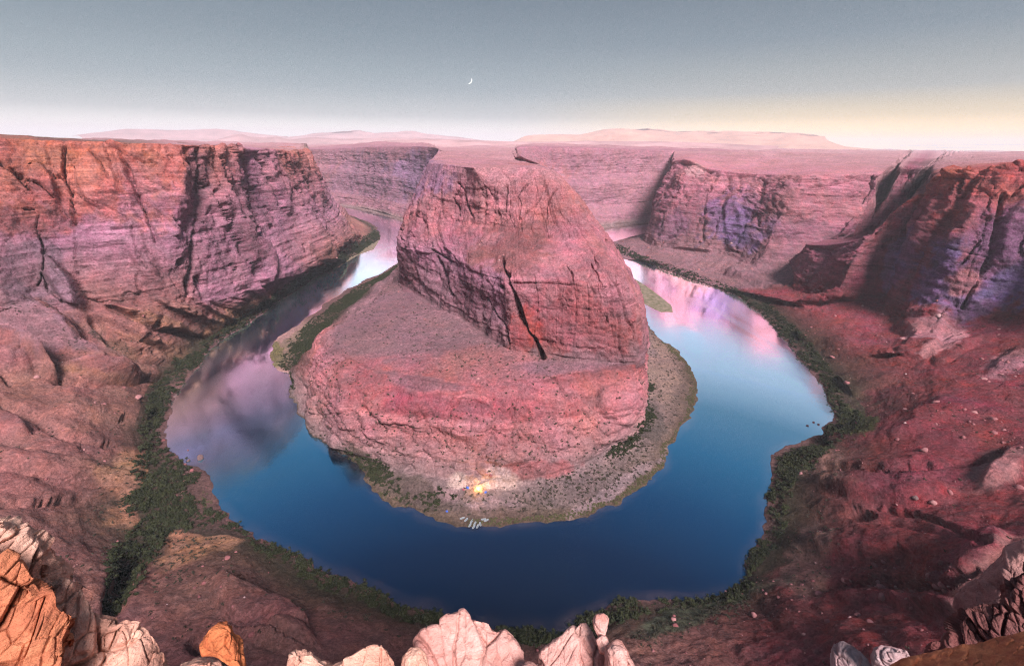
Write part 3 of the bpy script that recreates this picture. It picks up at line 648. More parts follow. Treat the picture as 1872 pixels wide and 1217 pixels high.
patch_in = [
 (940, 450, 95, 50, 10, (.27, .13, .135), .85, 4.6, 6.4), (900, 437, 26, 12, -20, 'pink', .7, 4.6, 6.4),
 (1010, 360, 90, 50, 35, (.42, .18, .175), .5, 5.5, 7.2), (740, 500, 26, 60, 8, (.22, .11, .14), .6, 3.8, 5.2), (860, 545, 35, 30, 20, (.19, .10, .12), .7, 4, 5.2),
 (1060, 590, 110, 70, 5, (.40, .14, .155), .55, 3.8, 5.1), (960, 600, 34, 45, 10, (.46, .13, .14), .6, 3.8, 5.1), (740, 600, 110, 70, 10, (.25, .15, .17), .7, 2.8, 4.1),
 (880, 660, 110, 26, -5, (.40, .19, .20), .7, 2.8, 4.1), (780, 700, 120, 14, 8, (.22, .14, .17), .6, 2.6, 4.0), (1040, 670, 110, 14, 0, (.23, .14, .17), .6, 2.8, 4.05),
 (690, 710, 60, 26, 30, (.40, .14, .16), .6, 1.8, 3.1), (860, 745, 160, 22, 3, (.38, .13, .15), .6, 1.8, 3.1), (640, 690, 30, 60, -30, (.33, .16, .17), .4, 1.6, 3.1),
 (960, 860, 130, 18, -4, (.44, .17, .18), .6, 0.8, 2.0), (900, 882, 52, 24, 0, (.62, .45, .42), .85, 0, 1.6), (838, 880, 30, 24, 0, (.60, .46, .43), .9, 0, 1.6), (905, 862, 32, 12, 0, (.62, .45, .45), .85, 0, 1.8),
 (800, 900, 80, 20, 15, (.38, .26, .27), .8, 0, 1.2), (900, 925, 60, 25, 0, (.36, .26, .27), .7, 0, 1.2), (760, 890, 75, 28, 25, (.10, .08, .07), .8, 0, 1.3), (680, 850, 50, 16, 40, (.09, .07, .06), .8, 0, 1.4),
 (1060, 895, 120, 30, -20, (.20, .155, .155), .8, 0, 1.2), (1140, 880, 130, 12, -32, (.36, .27, .29), .6, 0, .9), (1210, 680, 40, 90, 0, (.31, .22, .19), .6, 0, 1.1), (1190, 770, 28, 55, 10, (.10, .085, .08), .8, 0, 1.1),
 (505, 645, 16, 26, 0, (.15, .15, .06), .8, 0, .5), (530, 630, 22, 50, 30, (.22, .18, .13), .6, .2, .9), (690, 330, 120, 60, 0, (.24, .16, .25), .35, 3.5, 7.2), (770, 310, 60, 50, 0, (.20, .15, .28), .4, 3.5, 7.2),
]
patch_out = [
 (1685, 335, 34, 55, 15, (.15, .085, .095), .8, 5.1, 7.3), (1600, 460, 60, 40, -30, (.24, .11, .12), .5, 3, 6),  # first entry paints the side-canyon slot's shade into the rock colour
 (300, 588, 110, 10, 17, 'tan', .5, 1, 3), (190, 684, 100, 12, 9, 'tan', .6, 1, 3), (200, 622, 70, 10, 25, (.10, .08, .075), .7, 1, 3.2), (130, 620, 40, 12, 35, (.10, .08, .075), .7, 1, 3.2), (250, 655, 60, 7, 20, (.11, .085, .08), .6, 1, 3.2), (122, 528, 58, 24, 50, (.40, .27, .33), .7, 2, 4.3), (30, 545, 40, 30, 0, (.10, .08, .09), .6, 2, 4),
 (60, 585, 125, 38, 28, (.38, .23, .27), .8, 1.5, 3.5), (20, 655, 72, 28, 20, (.34, .17, .19), .7, 1.2, 3.5), (120, 540, 60, 42, 60, (.36, .22, .27), .7, 2, 3.6),
 (120, 330, 180, 72, 5, 'orange', .65, 3.6, 5.3), (60, 400, 90, 28, 5, (.33, .13, .12), .6, 3.6, 5), (330, 300, 110, 40, 0, (.50, .20, .17), .6, 4, 5.2),
 (110, 262, 200, 12, 2, (.18, .11, .10), .85, 5.0, 6.4), (455, 440, 36, 75, -35, (.20, .105, .13), .55, 3, 5), (368, 310, 30, 60, 0, (.19, .12, .16), .7, 4, 5.3),
 (60, 500, 80, 50, 0, (.20, .14, .18), .6, 3, 4.6), (220, 730, 260, 80, 5, (.30, .155, .14), .5, 1.2, 3.4), (330, 1010, 95, 45, -30, 'tan', .8, .8, 2.4), (230, 940, 90, 35, -15, 'tan', .7, 1, 2.6), (240, 860, 60, 50, 0, 'tan', .6, .9, 2.4),
 (430, 580, 70, 30, -30, 'tan', .4, .8, 2), (300, 640, 120, 20, 12, 'tan', .35, 1, 2.6),
 (1840, 470, 130, 120, -30, VAR, .6, 3, 4.75), (1720, 500, 60, 90, 25, VARB, .65, 3, 4.6), (1800, 560, 120, 30, -10, VAR, .8, 2.8, 4.4), (1650, 480, 30, 60, 20, VARB, .4, 3, 4.6), (1850, 520, 50, 70, 30, VARB, .6, 3, 4.6),
 (1760, 510, 40, 30, -25, (.42, .20, .20), .8, 3, 4.6), (1700, 600, 60, 40, -30, (.42, .22, .24), .8, 2.4, 4.2), (1700, 640, 70, 16, -30, (.44, .24, .26), .7, 2.0, 4), (1745, 400, 60, 40, -30, (.40, .15, .14), .6, 3.4, 5),
 (1340, 395, 60, 55, 0, (.16, .11, .24), .6, 3, 5), (1355, 420, 40, 40, 0, VARB, .35, 3, 5), (1270, 310, 20, 14, 0, (.52, .32, .34), .8, 4, 5.4), (1225, 415, 45, 26, 0, (.17, .10, .16), .5, 3, 4.4),
 (1470, 375, 120, 35, 5, (.38, .19, .21), .5, 4, 5.2), (1480, 420, 90, 22, 5, (.24, .13, .17), .5, 3.2, 4.8),
 (1580, 1030, 170, 60, -5, (.24, .075, .085), .6, 1, 3.2), (1650, 780, 200, 60, 0, (.22, .07, .09), .4, 1, 3.2), (1480, 1010, 50, 70, 20, (.26, .17, .15), .7, 1, 2.0), (1500, 840, 60, 40, 0, (.26, .16, .14), .6, .9, 2.0),
 (1270, 1120, 130, 25, -20, (.09, .11, .075), .85, .7, 2.2), (1820, 860, 60, 35, -25, (.40, .22, .22), .8, 2, 4), (1850, 660, 60, 24, -25, (.40, .22, .24), .7, 2, 4), (1800, 1060, 90, 50, -45, (.36, .19, .18), .85, 2.3, 5),
 (1560, 770, 35, 30, 0, (.055, .07, .03), .9, .4, 1.6),
]
domes_out = [
 (450, 430, 24, 95, -33, 17, 2.8, 5.2, .8), (335, 330, 26, 60, -10, 11, 3.6, 5.2), (170, 340, 28, 60, -18, 11, 3.6, 5.2), (262, 480, 22, 60, -35, 9, 3, 4.6), (560, 400, 24, 60, -30, 10, 3, 5.2), (505, 335, 16, 60, -22, 10, 3.6, 5.2), (75, 340, 26, 60, -25, 10, 3.6, 5.2),
 (1762, 430, 22, 90, 25, 12, 3, 5.2), (1690, 430, 17, 70, 30, 10, 3, 5.2), (1845, 430, 20, 80, 20, 11, 3, 5.2), (1340, 390, 20, 50, 5, 9, 3.2, 5.2), (1440, 370, 30, 40, 10, 8, 3.2, 5.2),
 (283, 581, 115, 13, 17, 15, 1, 3.2, .05), (242, 601, 85, 9, 21, 11, 1, 3.2, .05), (345, 566, 65, 9, 20, 11, 1, 3.2, .05), (180, 680, 100, 13, 9, 13, 1, 3.2, .05), (55, 662, 85, 10, 31, 17, 1, 3.4, .9),
 (122, 528, 58, 22, 50, 17, 2, 4.2, .4), (150, 752, 150, 24, 4, 10, 1, 3.2, .05), (120, 860, 130, 24, 8, 9, 1, 3.2, .05), (400, 565, 60, 8, 30, 8, 1, 3.2, .05), (470, 530, 50, 7, 30, 8, 1, 3.2, .1),
 (1580, 1000, 160, 34, -3, 12, 1, 3.2, .05), (1610, 890, 150, 26, 3, 9, 1, 3.2, .05), (1620, 790, 130, 24, -8, 9, 1, 3.2, .05), (1560, 705, 110, 22, -12, 9, 1, 3.2, .05), (1600, 1105, 150, 18, 6, 7, 1, 3.2, .05), (1530, 620, 90, 16, 6, 8, 1, 3.2, .1), (460, 1110, 120, 34, 35, 10, 1, 3, .05),
 (60, 585, 120, 34, 28, 22, 1.5, 3.4), (20, 655, 70, 26, 20, 16, 1.2, 3.4), (120, 540, 60, 40, 60, 14, 2.2, 3.5), (190, 680, 90, 16, 4, 9, 1.1, 3.0), (150, 640, 60, 16, 25, 8, 1.2, 3.0),
 (270, 640, 80, 12, 22, 6, 1, 3), (1700, 600, 60, 40, -35, 14, 1.6, 3.4), (1745, 640, 60, 14, -30, 8, 1.6, 3.2), (1840, 858, 62, 24, -25, 7, 1.6, 3.6, .25), (1855, 655, 60, 20, -25, 7, 1.6, 3.4, .3), (1500, 545, 60, 16, -20, 8, 1.6, 3.3),
 (1360, 500, 60, 14, 20, 8, 1.6, 3.3), (20, 775, 45, 18, 20, 7, 1.4, 3.3), (1800, 1010, 70, 30, -40, 5, 1.8, 3.6, .2)]
domes_in = [(1100, 790, 40, 18, -25, 5, .9, 2.2), (820, 830, 60, 14, 12, 4, .9, 2.2), (930, 835, 50, 16, 0, 5, .9, 2.2), (720, 800, 50, 16, 35, 5, .9, 2.2), (640, 760, 30, 20, 55, 5, .9, 2.2), (1030, 815, 36, 18, -8, 5, .9, 2.2), (1120, 740, 30, 26, 20, 6, 1, 3), (760, 740, 36, 22, 20, 5, 1, 3.1), (850, 765, 70, 34, 0, 6, 1, 3.2), (1010, 745, 60, 34, 10, 5, 1, 3.2), (620, 690, 40, 30, 60, 5, 1, 3)]
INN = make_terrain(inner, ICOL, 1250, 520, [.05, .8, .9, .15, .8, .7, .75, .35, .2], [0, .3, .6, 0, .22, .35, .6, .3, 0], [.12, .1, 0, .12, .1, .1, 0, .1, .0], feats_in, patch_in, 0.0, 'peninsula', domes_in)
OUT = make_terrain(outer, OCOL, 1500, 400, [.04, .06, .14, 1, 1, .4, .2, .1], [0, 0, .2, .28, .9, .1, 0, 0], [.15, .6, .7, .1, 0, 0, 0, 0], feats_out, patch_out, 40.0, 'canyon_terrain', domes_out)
print('TERRAIN', len(INN['P']) * INN['P'].shape[1], OUT['P'].shape)
#@@MORE
# ------------------------------------------------------------------ water
def build_water():
    pts = np.concatenate([INN['P'][:, int(np.searchsorted(INN['vs'], 0.05))][:, :2], OUT['P'][:, int(np.searchsorted(OUT['vs'], 0.05))][:, :2]])
    ninn = len(INN['P'])
    xs = np.arange(-2600, 2200, 9.0); ys = np.arange(120, 3200, 9.0)
    xs = xs[(xs > -1300) & (xs < 1300)]
    Xg, Yg = np.meshgrid(xs, ys, indexing='ij'); q = np.stack([Xg.ravel(), Yg.ravel()], 1).astype(np.float32)
    shore = pts[::4].astype(np.float32); shore = shore[(np.abs(shore[:, 0]) < 1500) & (shore[:, 1] < 3300)]
    d = np.full(len(q), 1e9, np.float32)
    for i in range(0, len(q), 8000):
        b = q[i:i + 8000]
        d[i:i + 8000] = np.sqrt(((b[:, None, :] - shore[None]) ** 2).sum(2).min(1))
    V = np.concatenate([q, np.zeros((len(q), 1), np.float32)], 1)
    # outer skirt so that the sheet also fills the hidden reaches
    me = new_mesh('river', V, grid_faces(len(xs), len(ys)), None, True, {'shore': d})
    m = MT('river_water'); b = m.b
    co = m.coord()
    sh = m.attr('shore').outputs['Fac']
    wob = m.mapr(m.noise(m.coord((1, 1, 1)), 0.02, 4), 0.3, 0.7, -4, 5)
    sh2 = m.math('ADD', sh, wob)
    shallow = m.mapr(sh2, -2.0, 12.0, 1.0, 0.0, True)
    bar = m.mapr(m.noise(m.coord((1, 1, 1)), 0.006, 3), 0.5, 0.68, 0.0, 0.30, True)
    deep = m.mix(bar, (.0002, .002, .007), (.0005, .004, .007))
    bed = m.mix(m.mapr(m.noise(co, 0.2, 4), .3, .7, 0, 1), (.022, .016, .017), (.05, .035, .035))
    c = m.mix(m.math('MULTIPLY', shallow, 0.8), deep, bed)
    m.base(c); b.inputs['Roughness'].default_value = 0.25; b.inputs['Specular IOR Level'].default_value = 0.0
    lw = m.n('ShaderNodeLayerWeight'); lw.inputs['Blend'].default_value = 0.5      # facing = 1 - cos
    rp = m.n('ShaderNodeValToRGB'); m.l(lw.outputs['Facing'], rp.inputs[0])
    ramp(rp, [(0.0, (.008, .015, .02)), (0.16, (.01, .022, .042)), (0.24, (.012, .045, .095)), (0.33, (.02, .12, .23)), (0.42, (.06, .26, .40)), (0.50, (.20, .40, .50)), (0.57, (.72, .88, .95)), (0.66, (1.1, 1.22, 1.32)), (0.74, (1.9, 1.9, 1.9)), (0.79, (1.2, 1.2, 1.2)), (0.83, (.55, .5, .55)), (1.0, (.4, .4, .45))])
    gl = m.n('ShaderNodeBsdfGlossy'); gl.distribution = 'GGX'; gl.inputs['Roughness'].default_value = 0.13
    m.l(m.scale(rp.outputs[0], WATER_GAIN), gl.inputs['Color'])
    m.l(m.mapr(m.noise(m.coord((1, .35, 1), (0, 0, .6)), 0.012, 5, .6, .8), .35, .65, .07, .22, True), gl.inputs['Roughness'])
    bb = m.bump(m.noise(m.coord((1, 1, 1), (0, 0, .5)), 0.35, 3), 0.10, 0.35)
    bb = m.bump(m.noise(m.coord((.25, 1, 1), (0, 0, .9)), 0.05, 3, .5, .6), 0.5, 0.25, bb)
    m.l(bb, gl.inputs['Normal'])
    add = m.n('ShaderNodeAddShader'); m.l(b.outputs[0], add.inputs[0]); m.l(gl.outputs[0], add.inputs[1]); m.l(add.outputs[0], m.out.inputs[0])
    me.materials.append(m.m)
    o = link('river', me); tag(o, kind='structure')
WATER_GAIN = 2.2
build_water()

# ------------------------------------------------------------------ distant mesas
def mesa(profile, d, depth, mat, label, seed, base=262.0):
    xs = np.array([p[0] for p in profile], float); ys = np.array([p[1] for p in profile], float)
    n = int((xs[-1] - xs[0]) / 2.0) + 2; X_ = np.linspace(xs[0], xs[-1], n)
    top = np.interp(X_, xs, ys)
    K = 18; V = []
    for i, (px, py) in enumerate(zip(X_, top)):
        r = np.array(pd(px, py, d)); hz = max(r[2] + 0.0, base)
        fwd = np.array([r[0], r[1]]) / d
        for k in range(K):
            t = k / (K - 1)                                    # front foot .. crest .. back foot
            s_ = sstep(0, 0.42, t) * (1 - sstep(0.75, 1.0, t))
            s_ = 0.45 * s_ + 0.55 * float(t > 0.2) * s_ ** 0.35
            dd = (t - 0.45) * depth
            V.append((r[0] + fwd[0] * dd, r[1] + fwd[1] * dd, base - 60 + (hz - base + 60) * s_))
    V = np.array(V); g = np.abs(fbm(V * [1, 1, 2], 9000, o=seed)); rel = np.clip(V[:, 2] - base, 0, None)
    V[:, 1] += fbm(V * [1, 1, .3], 2500, o=seed + 9) * rel * 0.8
    V[:, 2] += rel * (0.05 * fbm(V, 1500, o=seed + 5))
    me = new_mesh('mesa', V, grid_faces(n, K), mat, True)
    o = link('mesa', me); tag(o, label, 'mesa')
def plain_rock(name, col, var=0.3, scale=0.002):
    m = MT(name); m.b.inputs['Roughness'].default_value = 0.95; m.b.inputs['Specular IOR Level'].default_value = 0.1
    n1 = m.noise(m.coord((1, 1, 5)), scale, 6, .65)
    m.base(m.mix(m.mapr(n1, .3, .7, 0, 1), tuple(c * (1 - var) for c in col), tuple(min(1, c * (1 + var)) for c in col)))
    m.normal(m.bump(n1, 60, 0.8)); return m.m
M_MESA = plain_rock('mesa_rock', (.40, .25, .26)); M_MESA2 = plain_rock('warm_mesa_rock', (.52, .28, .20))
mesa([(370, 263), (395, 255), (430, 245), (447, 250), (480, 251), (500, 249), (530, 255), (575, 252), (620, 254), (700, 252), (800, 253), (850, 259), (905, 263)], 9500, 2600, M_MESA, 'hazy blue mesa with small peaks on the skyline left of the butte', 2.0)
mesa([(150, 248), (190, 243), (240, 238), (330, 236), (400, 238), (455, 243), (520, 250)], 15800, 4000, M_MESA, 'faintest flat-topped range in the haze above the left cliff', 12.0, 280)
mesa([(520, 252), (570, 246), (612, 243), (650, 237), (690, 243), (740, 241), (800, 246), (850, 252), (900, 260)], 15500, 4000, M_MESA, 'faint pinkish range of low peaks far behind the butte top', 22.0, 280)
mesa([(930, 263), (960, 250), (1000, 247), (1060, 246), (1110, 239), (1190, 236), (1260, 241), (1330, 241), (1420, 245), (1497, 249), (1515, 258), (1545, 268), (1600, 273), (1660, 276)], 15000, 4500, M_MESA2, 'long orange mesa with a sloping right end on the sunset skyline', 32.0, 250)
mesa([(1310, 270), (1318, 263), (1332, 263), (1342, 270)], 6500, 260, M_MESA, 'tiny dark flat-topped knoll standing on the far plateau', 42.0)
mesa([(700, 258), (760, 255), (850, 257), (960, 259), (1060, 258), (1150, 259), (1290, 262), (1420, 267)], 5200, 900, M_MESA, 'low pinkish swell of plateau rock behind the butte', 52.0, 270)
mesa([(170, 262), (200, 258), (232, 259), (262, 262), (285, 257), (302, 259), (345, 262), (400, 264)], 5200, 500, M_MESA, 'low string of bluish knolls peeking over the left cliff rim', 62.0, 270)

# ------------------------------------------------------------------ scattered plants and stones
def leaf_material(name, c1, c2):
    m = MT(name); m.b.inputs['Roughness'].default_value = 0.8; m.b.inputs['Specular IOR Level'].default_value = 0.15
    oi = m.n('ShaderNodeObjectInfo'); n1 = m.noise(m.coord(), 0.9, 3)
    f = m.math('ADD', m.mapr(n1, .3, .7, 0, .6), m.mapr(oi.outputs['Random'], 0, 1, -.1, .5))
    m.base(m.mix(f, c1, c2)); return m.m
M_LEAF = leaf_material('shrub_leaves', (.006, .011, .005), (.045, .052, .024))
M_SAGE = leaf_material('scrub_leaves', (.022, .020, .016), (.065, .06, .04))
M_GRN = leaf_material('grass_tuft_leaves', (.045, .05, .022), (.11, .105, .05))
def shrub_mesh(name, mat, seed, nleaf=230, flat=0.75, core=True):
    r = np.random.default_rng(seed); V = []; F = []
    lobes = [(r.normal(0, .34), r.normal(0, .34), r.uniform(.25, .62) * flat, r.uniform(.32, .55)) for _ in range(9)]
    for i in range(nleaf):
        lx, ly, lz, lr = lobes[r.integers(0, 9)]
        v = r.normal(0, 1, 3); v /= np.linalg.norm(v); rr = lr * r.uniform(.72, 1.05)
        c = np.array([lx, ly, lz]) + v * rr * [1, 1, .85]
        if c[2] < 0: c[2] = abs(c[2]) * .4
        a = np.cross(v, r.normal(0, 1, 3)); a /= np.linalg.norm(a); b = np.cross(v + r.normal(0, .5, 3), a); b /= np.linalg.norm(b)
        s = r.uniform(.07, .15); k = len(V)
        V += [c - a * s, c - b * s * .7, c + a * s, c + b * s * .7]; F.append((k, k + 1, k + 2, k + 3))
    if core:
        for lx, ly, lz, lr in lobes:
            k = len(V); q = lr * .74
            V += [np.array([lx, ly, lz]) + np.array(d_) * q for d_ in ((1, 0, 0), (0, 1, 0), (-1, 0, 0), (0, -1, 0), (0, 0, 1), (0, 0, -1))]
            for a, b in ((0, 1), (1, 2), (2, 3), (3, 0)):
                F += [(k + a, k + b, k + 4, k + 4), (k + b, k + a, k + 5, k + 5)]
    V = np.array(V); tri = [f[:3] for f in F] + [(f[0], f[2], f[3]) for f in F if f[2] != f[3]]
    return new_mesh(name, V, tri, mat, False)
def stone_mesh(name, mat, seed, sub=2, squash=.7):
    import bmesh
    r = np.random.default_rng(seed); bm = bmesh.new(); bmesh.ops.create_icosphere(bm, subdivisions=sub, radius=1.0)
    V = np.array([v.co[:] for v in bm.verts])
    for _ in range(9):
        n = r.normal(0, 1, 3); n /= np.linalg.norm(n); o = r.uniform(.55, .85)
        k = V @ n; V = np.where((k > o)[:, None], V - np.outer(k - o, n) * .92, V)
    V = V * [r.uniform(.8, 1.2), r.uniform(.75, 1.05), squash] + fbm(V * 10, 14, o=seed)[:, None] * .04
    F = [[v.index for v in f.verts] for f in bm.faces]; bm.free()
    return new_mesh(name, V, F, mat, False)
def stone_material():
    m = MT('boulder_rock'); m.b.inputs['Roughness'].default_value = 0.92; m.b.inputs['Specular IOR Level'].default_value = 0.15
    oi = m.n('ShaderNodeObjectInfo'); rp = m.n('ShaderNodeValToRGB'); m.l(oi.outputs['Random'], rp.inputs[0])
    ramp(rp, [(0, (.20, .07, .075)), (.3, (.28, .11, .115)), (.7, (.31, .135, .14)), (.95, (.37, .19, .19)), (1, (.5, .38, .38))])
    f = m.mapr(m.noise(m.coord(), .8, 5, .7), .3, .7, .75, 1.25); m.base(m.scale(rp.outputs[0], f))
    m.normal(m.bump(m.noise(m.coord(), 1.5, 5, .7), .4, .8)); return m.m
M_STONE = stone_material()
SHRUBS = [shrub_mesh('shrub', M_LEAF, s) for s in range(4)]
SCRUB = [shrub_mesh('scrub_bush', M_SAGE, 20 + s, 90, .6) for s in range(3)]
TUFTS = [shrub_mesh('grass_tuft', M_GRN, 40 + s, 90, .5) for s in range(2)]
STONES = [stone_mesh('boulder', M_STONE, 60 + s, 2, (.62, .75, .5, .85, .7)[s]) for s in range(5)]
PEBBLES = [stone_mesh('stone', M_STONE, 80 + s, 1, (.6, .8, .45)[s]) for s in range(3)]

def asset_collection(name, meshes):
    c = bpy.data.collections.new(name)
    for i, me in enumerate(meshes): c.objects.link(bpy.data.objects.new('%s_source' % me.name.split('.')[0], me))
    return c
def scatter(name, pos, size, coll, tilt=0.15, seed=0):
    n = len(pos); r = np.random.default_rng(seed)
    me = bpy.data.meshes.new(name); me.vertices.add(n); me.vertices.foreach_set('co', pos.astype(np.float32).ravel())
    a = me.attributes.new('size', 'FLOAT', 'POINT'); a.data.foreach_set('value', size.astype(np.float32))
    rot = np.stack([r.normal(0, tilt, n), r.normal(0, tilt, n), r.uniform(0, 6.28, n)], 1)
    a = me.attributes.new('turn', 'FLOAT_VECTOR', 'POINT'); a.data.foreach_set('vector', rot.astype(np.float32).ravel())
    o = link(name, me)
    g = bpy.data.node_groups.new(name + '_scatter', 'GeometryNodeTree')
    g.interface.new_socket('Geometry', in_out='INPUT', socket_type='NodeSocketGeometry'); g.interface.new_socket('Geometry', in_out='OUTPUT', socket_type='NodeSocketGeometry')
    gi = g.nodes.new('NodeGroupInput'); go = g.nodes.new('NodeGroupOutput'); ip = g.nodes.new('GeometryNodeInstanceOnPoints')
    ci = g.nodes.new('GeometryNodeCollectionInfo'); ci.inputs['Collection'].default_value = coll; ci.inputs['Separate Children'].default_value = True; ci.inputs['Reset Children'].default_value = True
    na = g.nodes.new('GeometryNodeInputNamedAttribute'); na.data_type = 'FLOAT'; na.inputs['Name'].default_value = 'size'
    nr = g.nodes.new('GeometryNodeInputNamedAttribute'); nr.data_type = 'FLOAT_VECTOR'; nr.inputs['Name'].default_value = 'turn'
    g.links.new(gi.outputs[0], ip.inputs['Points']); g.links.new(ci.outputs[0], ip.inputs['Instance']); ip.inputs['Pick Instance'].default_value = True
    g.links.new(na.outputs['Attribute'], ip.inputs['Scale']); g.links.new(nr.outputs['Attribute'], ip.inputs['Rotation']); g.links.new(ip.outputs[0], go.inputs[0])
    md = o.modifiers.new('scatter', 'NODES'); md.node_group = g
    tag(o, kind='stuff'); return o

def cell_area(T_):
    P = T_['P']; a = np.zeros(P.shape[:2])
    e1 = P[1:, :-1] - P[:-1, :-1]; e2 = P[:-1, 1:] - P[:-1, :-1]
    a[:-1, :-1] = np.linalg.norm(np.cross(e1, e2), axis=2); return a
for T_ in (INN, OUT):
    T_['area'] = cell_area(T_)
    T_['infr'] = (T_['px'] > -60) & (T_['px'] < 1932) & (T_['py'] > 250) & (T_['py'] < 1260)
    T_['VV'] = np.broadcast_to(T_['vs'][None], T_['P'].shape[:2])
def sample(T_, dens, seed, off=0.0):
    """dens: points per square metre on every cell"""
    r = np.random.default_rng(seed); lam = dens * T_['area'] * T_['infr']
    cnt = r.poisson(np.clip(lam, 0, 50)); i, j = np.nonzero(cnt); k = cnt[i, j]; i = np.repeat(i, k); j = np.repeat(j, k)
    i = np.minimum(i, T_['P'].shape[0] - 2); j = np.minimum(j, T_['P'].shape[1] - 2)
    a = r.random((len(i), 1)); b = r.random((len(i), 1)); P = T_['P']
    p = P[i, j] * (1 - a) * (1 - b) + P[i + 1, j] * a * (1 - b) + P[i, j + 1] * (1 - a) * b + P[i + 1, j + 1] * a * b
    return p, T_['px'][i, j], T_['py'][i, j], T_['vs'][j]
def ell(px, py, cx, cy, rx_, ry_, rot=0):
    c, s = math.cos(math.radians(rot)), math.sin(math.radians(rot))
    a = (px - cx) * c + (py - cy) * s; b = -(px - cx) * s + (py - cy) * c
    return 1 - sstep(0.7, 1.1, np.hypot(a / rx_, b / ry_))
def ribbon(px, py, pts, w0):
    return 1 - sstep(w0 * 0.6, w0 * 1.15, poly_dist(px, py, pts))
PX, PY, VV = OUT['px'], OUT['py'], OUT['VV']
nO = fbm(OUT['P'].reshape(-1, 3), 120, o=4).reshape(PX.shape)
slopeO = np.abs(OUT['n'][:, :, 2])
green = ribbon(PX, PY, [(690, 432), (640, 462), (600, 488), (560, 512), (510, 545), (440, 590), (385, 630), (345, 668), (315, 700), (295, 750), (290, 790), (305, 850), (340, 900), (390, 935), (440, 968), (500, 1006), (560, 1048), (640, 1088), (720, 1120), (800, 1140)], 13) * 1.0
green = np.maximum(green, ribbon(PX, PY, [(880, 1146), (930, 1152), (1000, 1165), (1060, 1150), (1110, 1125), (1200, 1105), (1290, 1090), (1340, 1055), (1385, 1015), (1425, 960), (1425, 900), (1450, 850), (1500, 812), (1560, 772)], 19))
green = np.maximum(green, ribbon(PX, PY, [(1540, 760), (1520, 700), (1490, 660), (1450, 615), (1400, 570)], 16))
green = np.maximum(green, 0.6 * ribbon(PX, PY, [(1400, 570), (1340, 532), (1240, 496), (1180, 474), (1130, 455)], 7))
for a in ((280, 790, 26, 90, 8), (300, 870, 62, 60, 30), (340, 930, 70, 40, 10), (270, 910, 50, 30, -20), (270, 980, 60, 34, -45), (225, 1040, 34, 60, 20), (320, 690, 24, 40, 20), (1000, 1165, 95, 18, 0), (1335, 1070, 40, 40, -30)):
    green = np.maximum(green, ell(PX, PY, *a))
green *= (VV > 0.06) * (VV < 2.2)
green_t = np.clip(green, 0, 1)
dd_ = np.linalg.norm(OUT['P'] - [0, 0, CAMH], axis=2)
# ---- shrubs
pos, px_, py_, v_ = sample(OUT, green_t * 0.12 * (0.5 + sstep(-.8, .6, nO)), 1)
r_ = np.random.default_rng(5); size = (1.2 + 3.2 * r_.random(len(pos)) ** 1.8) * np.where(py_ < 700, .95, 1.0)
PXi, PYi, VVi = INN['px'], INN['py'], INN['VV']; nI = fbm(INN['P'].reshape(-1, 3), 90, o=4).reshape(PXi.shape); slopeI = np.abs(INN['n'][:, :, 2])
gi_ = ribbon(PXi, PYi, [(715, 495), (660, 530), (610, 568), (572, 600), (550, 640), (535, 672), (538, 690)], 24) * (VVi < 1.02) * (VVi > .25)
for a in ((700, 865, 55, 18, 32), (760, 905, 62, 18, 20), (650, 838, 26, 8, 40), (805, 905, 40, 16, 0), (1180, 745, 16, 50, 10), (1140, 820, 40, 14, -40)):
    gi_ = np.maximum(gi_, 0.8 * ell(PXi, PYi, *a) * (VVi < 1.3) * (VVi > .08))
pos2, px2, py2, v2 = sample(INN, gi_ * 0.22 * (0.35 + sstep(-.6, .6, nI)), 2)
size2 = r_.uniform(1.0, 2.9, len(pos2))
def pxsize(p, s): return s * FOC / np.linalg.norm(p - [0, 0, CAMH], axis=1)
print('SHRUBS', len(pos), len(pos2))
def individuals(pos, size, meshes, name, labeler, cat, n, seed, sink=0.12, tilt=.1, squash=False):
    """the n that show largest become things of their own; returns the mask of the rest"""
    r = np.random.default_rng(seed); order = np.argsort(-pxsize(pos, size)); top = order[:n]
    for q, i in enumerate(top):
        o = bpy.data.objects.new(name, meshes[int(r.integers(0, len(meshes)))]); COL.objects.link(o)
        s = float(size[i]); o.location = (pos[i, 0], pos[i, 1], pos[i, 2] - s * sink); o.rotation_euler = (r.normal(0, tilt), r.normal(0, tilt), r.uniform(0, 6.28)); o.scale = (s, s, s)
        lab, grp = labeler(i); tag(o, lab, cat, grp)
    m = np.ones(len(pos), bool); m[top] = False; return m
def lab_shrub(i):
    x, y = pxa[i], pya[i]
    if insh[i]: return ('dark scrubby bush on the low bench around the foot of the butte', 'bushes on the river bench below the butte')
    if x < 420 and y < 960 or (x < 330): return ('dark green shrub in the broad thicket on the left river bank', 'shrubs of the left bank thicket')
    if x < 860: return ('dark green shrub in the narrow strip along the near left river edge', 'shrubs along the near left river edge')
    if x < 1250: return ('dark green shrub at the bottom of the bend nearest the viewer', 'shrubs at the bottom of the bend')
    return ('dark green shrub in the band along the right river bank', 'shrubs along the right river bank')
pa = np.concatenate([pos, pos2]); sa = np.concatenate([size, size2]); pxa = np.concatenate([px_, px2]); pya = np.concatenate([py_, py2]); insh = np.concatenate([np.zeros(len(pos), bool), np.ones(len(pos2), bool)])
vis = (pya < 1217) & (pxa > 0) & (pxa < 1872) & ~((pxa < 330) & (pya > 1000)) & ~((pya > 1120) & (pxa > 770) & (pxa < 960)) & ~((pya > 1130) & (pxa > 985) & (pxa < 1165))
sel = individuals(pa, sa * np.where(vis, 1, 1e-6) if False else sa * 1.0, SHRUBS, 'shrub', lab_shrub, 'shrub', 0, 3)
idx = np.nonzero(vis)[0]; ordv = idx[np.argsort(-pxsize(pa[idx], sa[idx]))][:290]
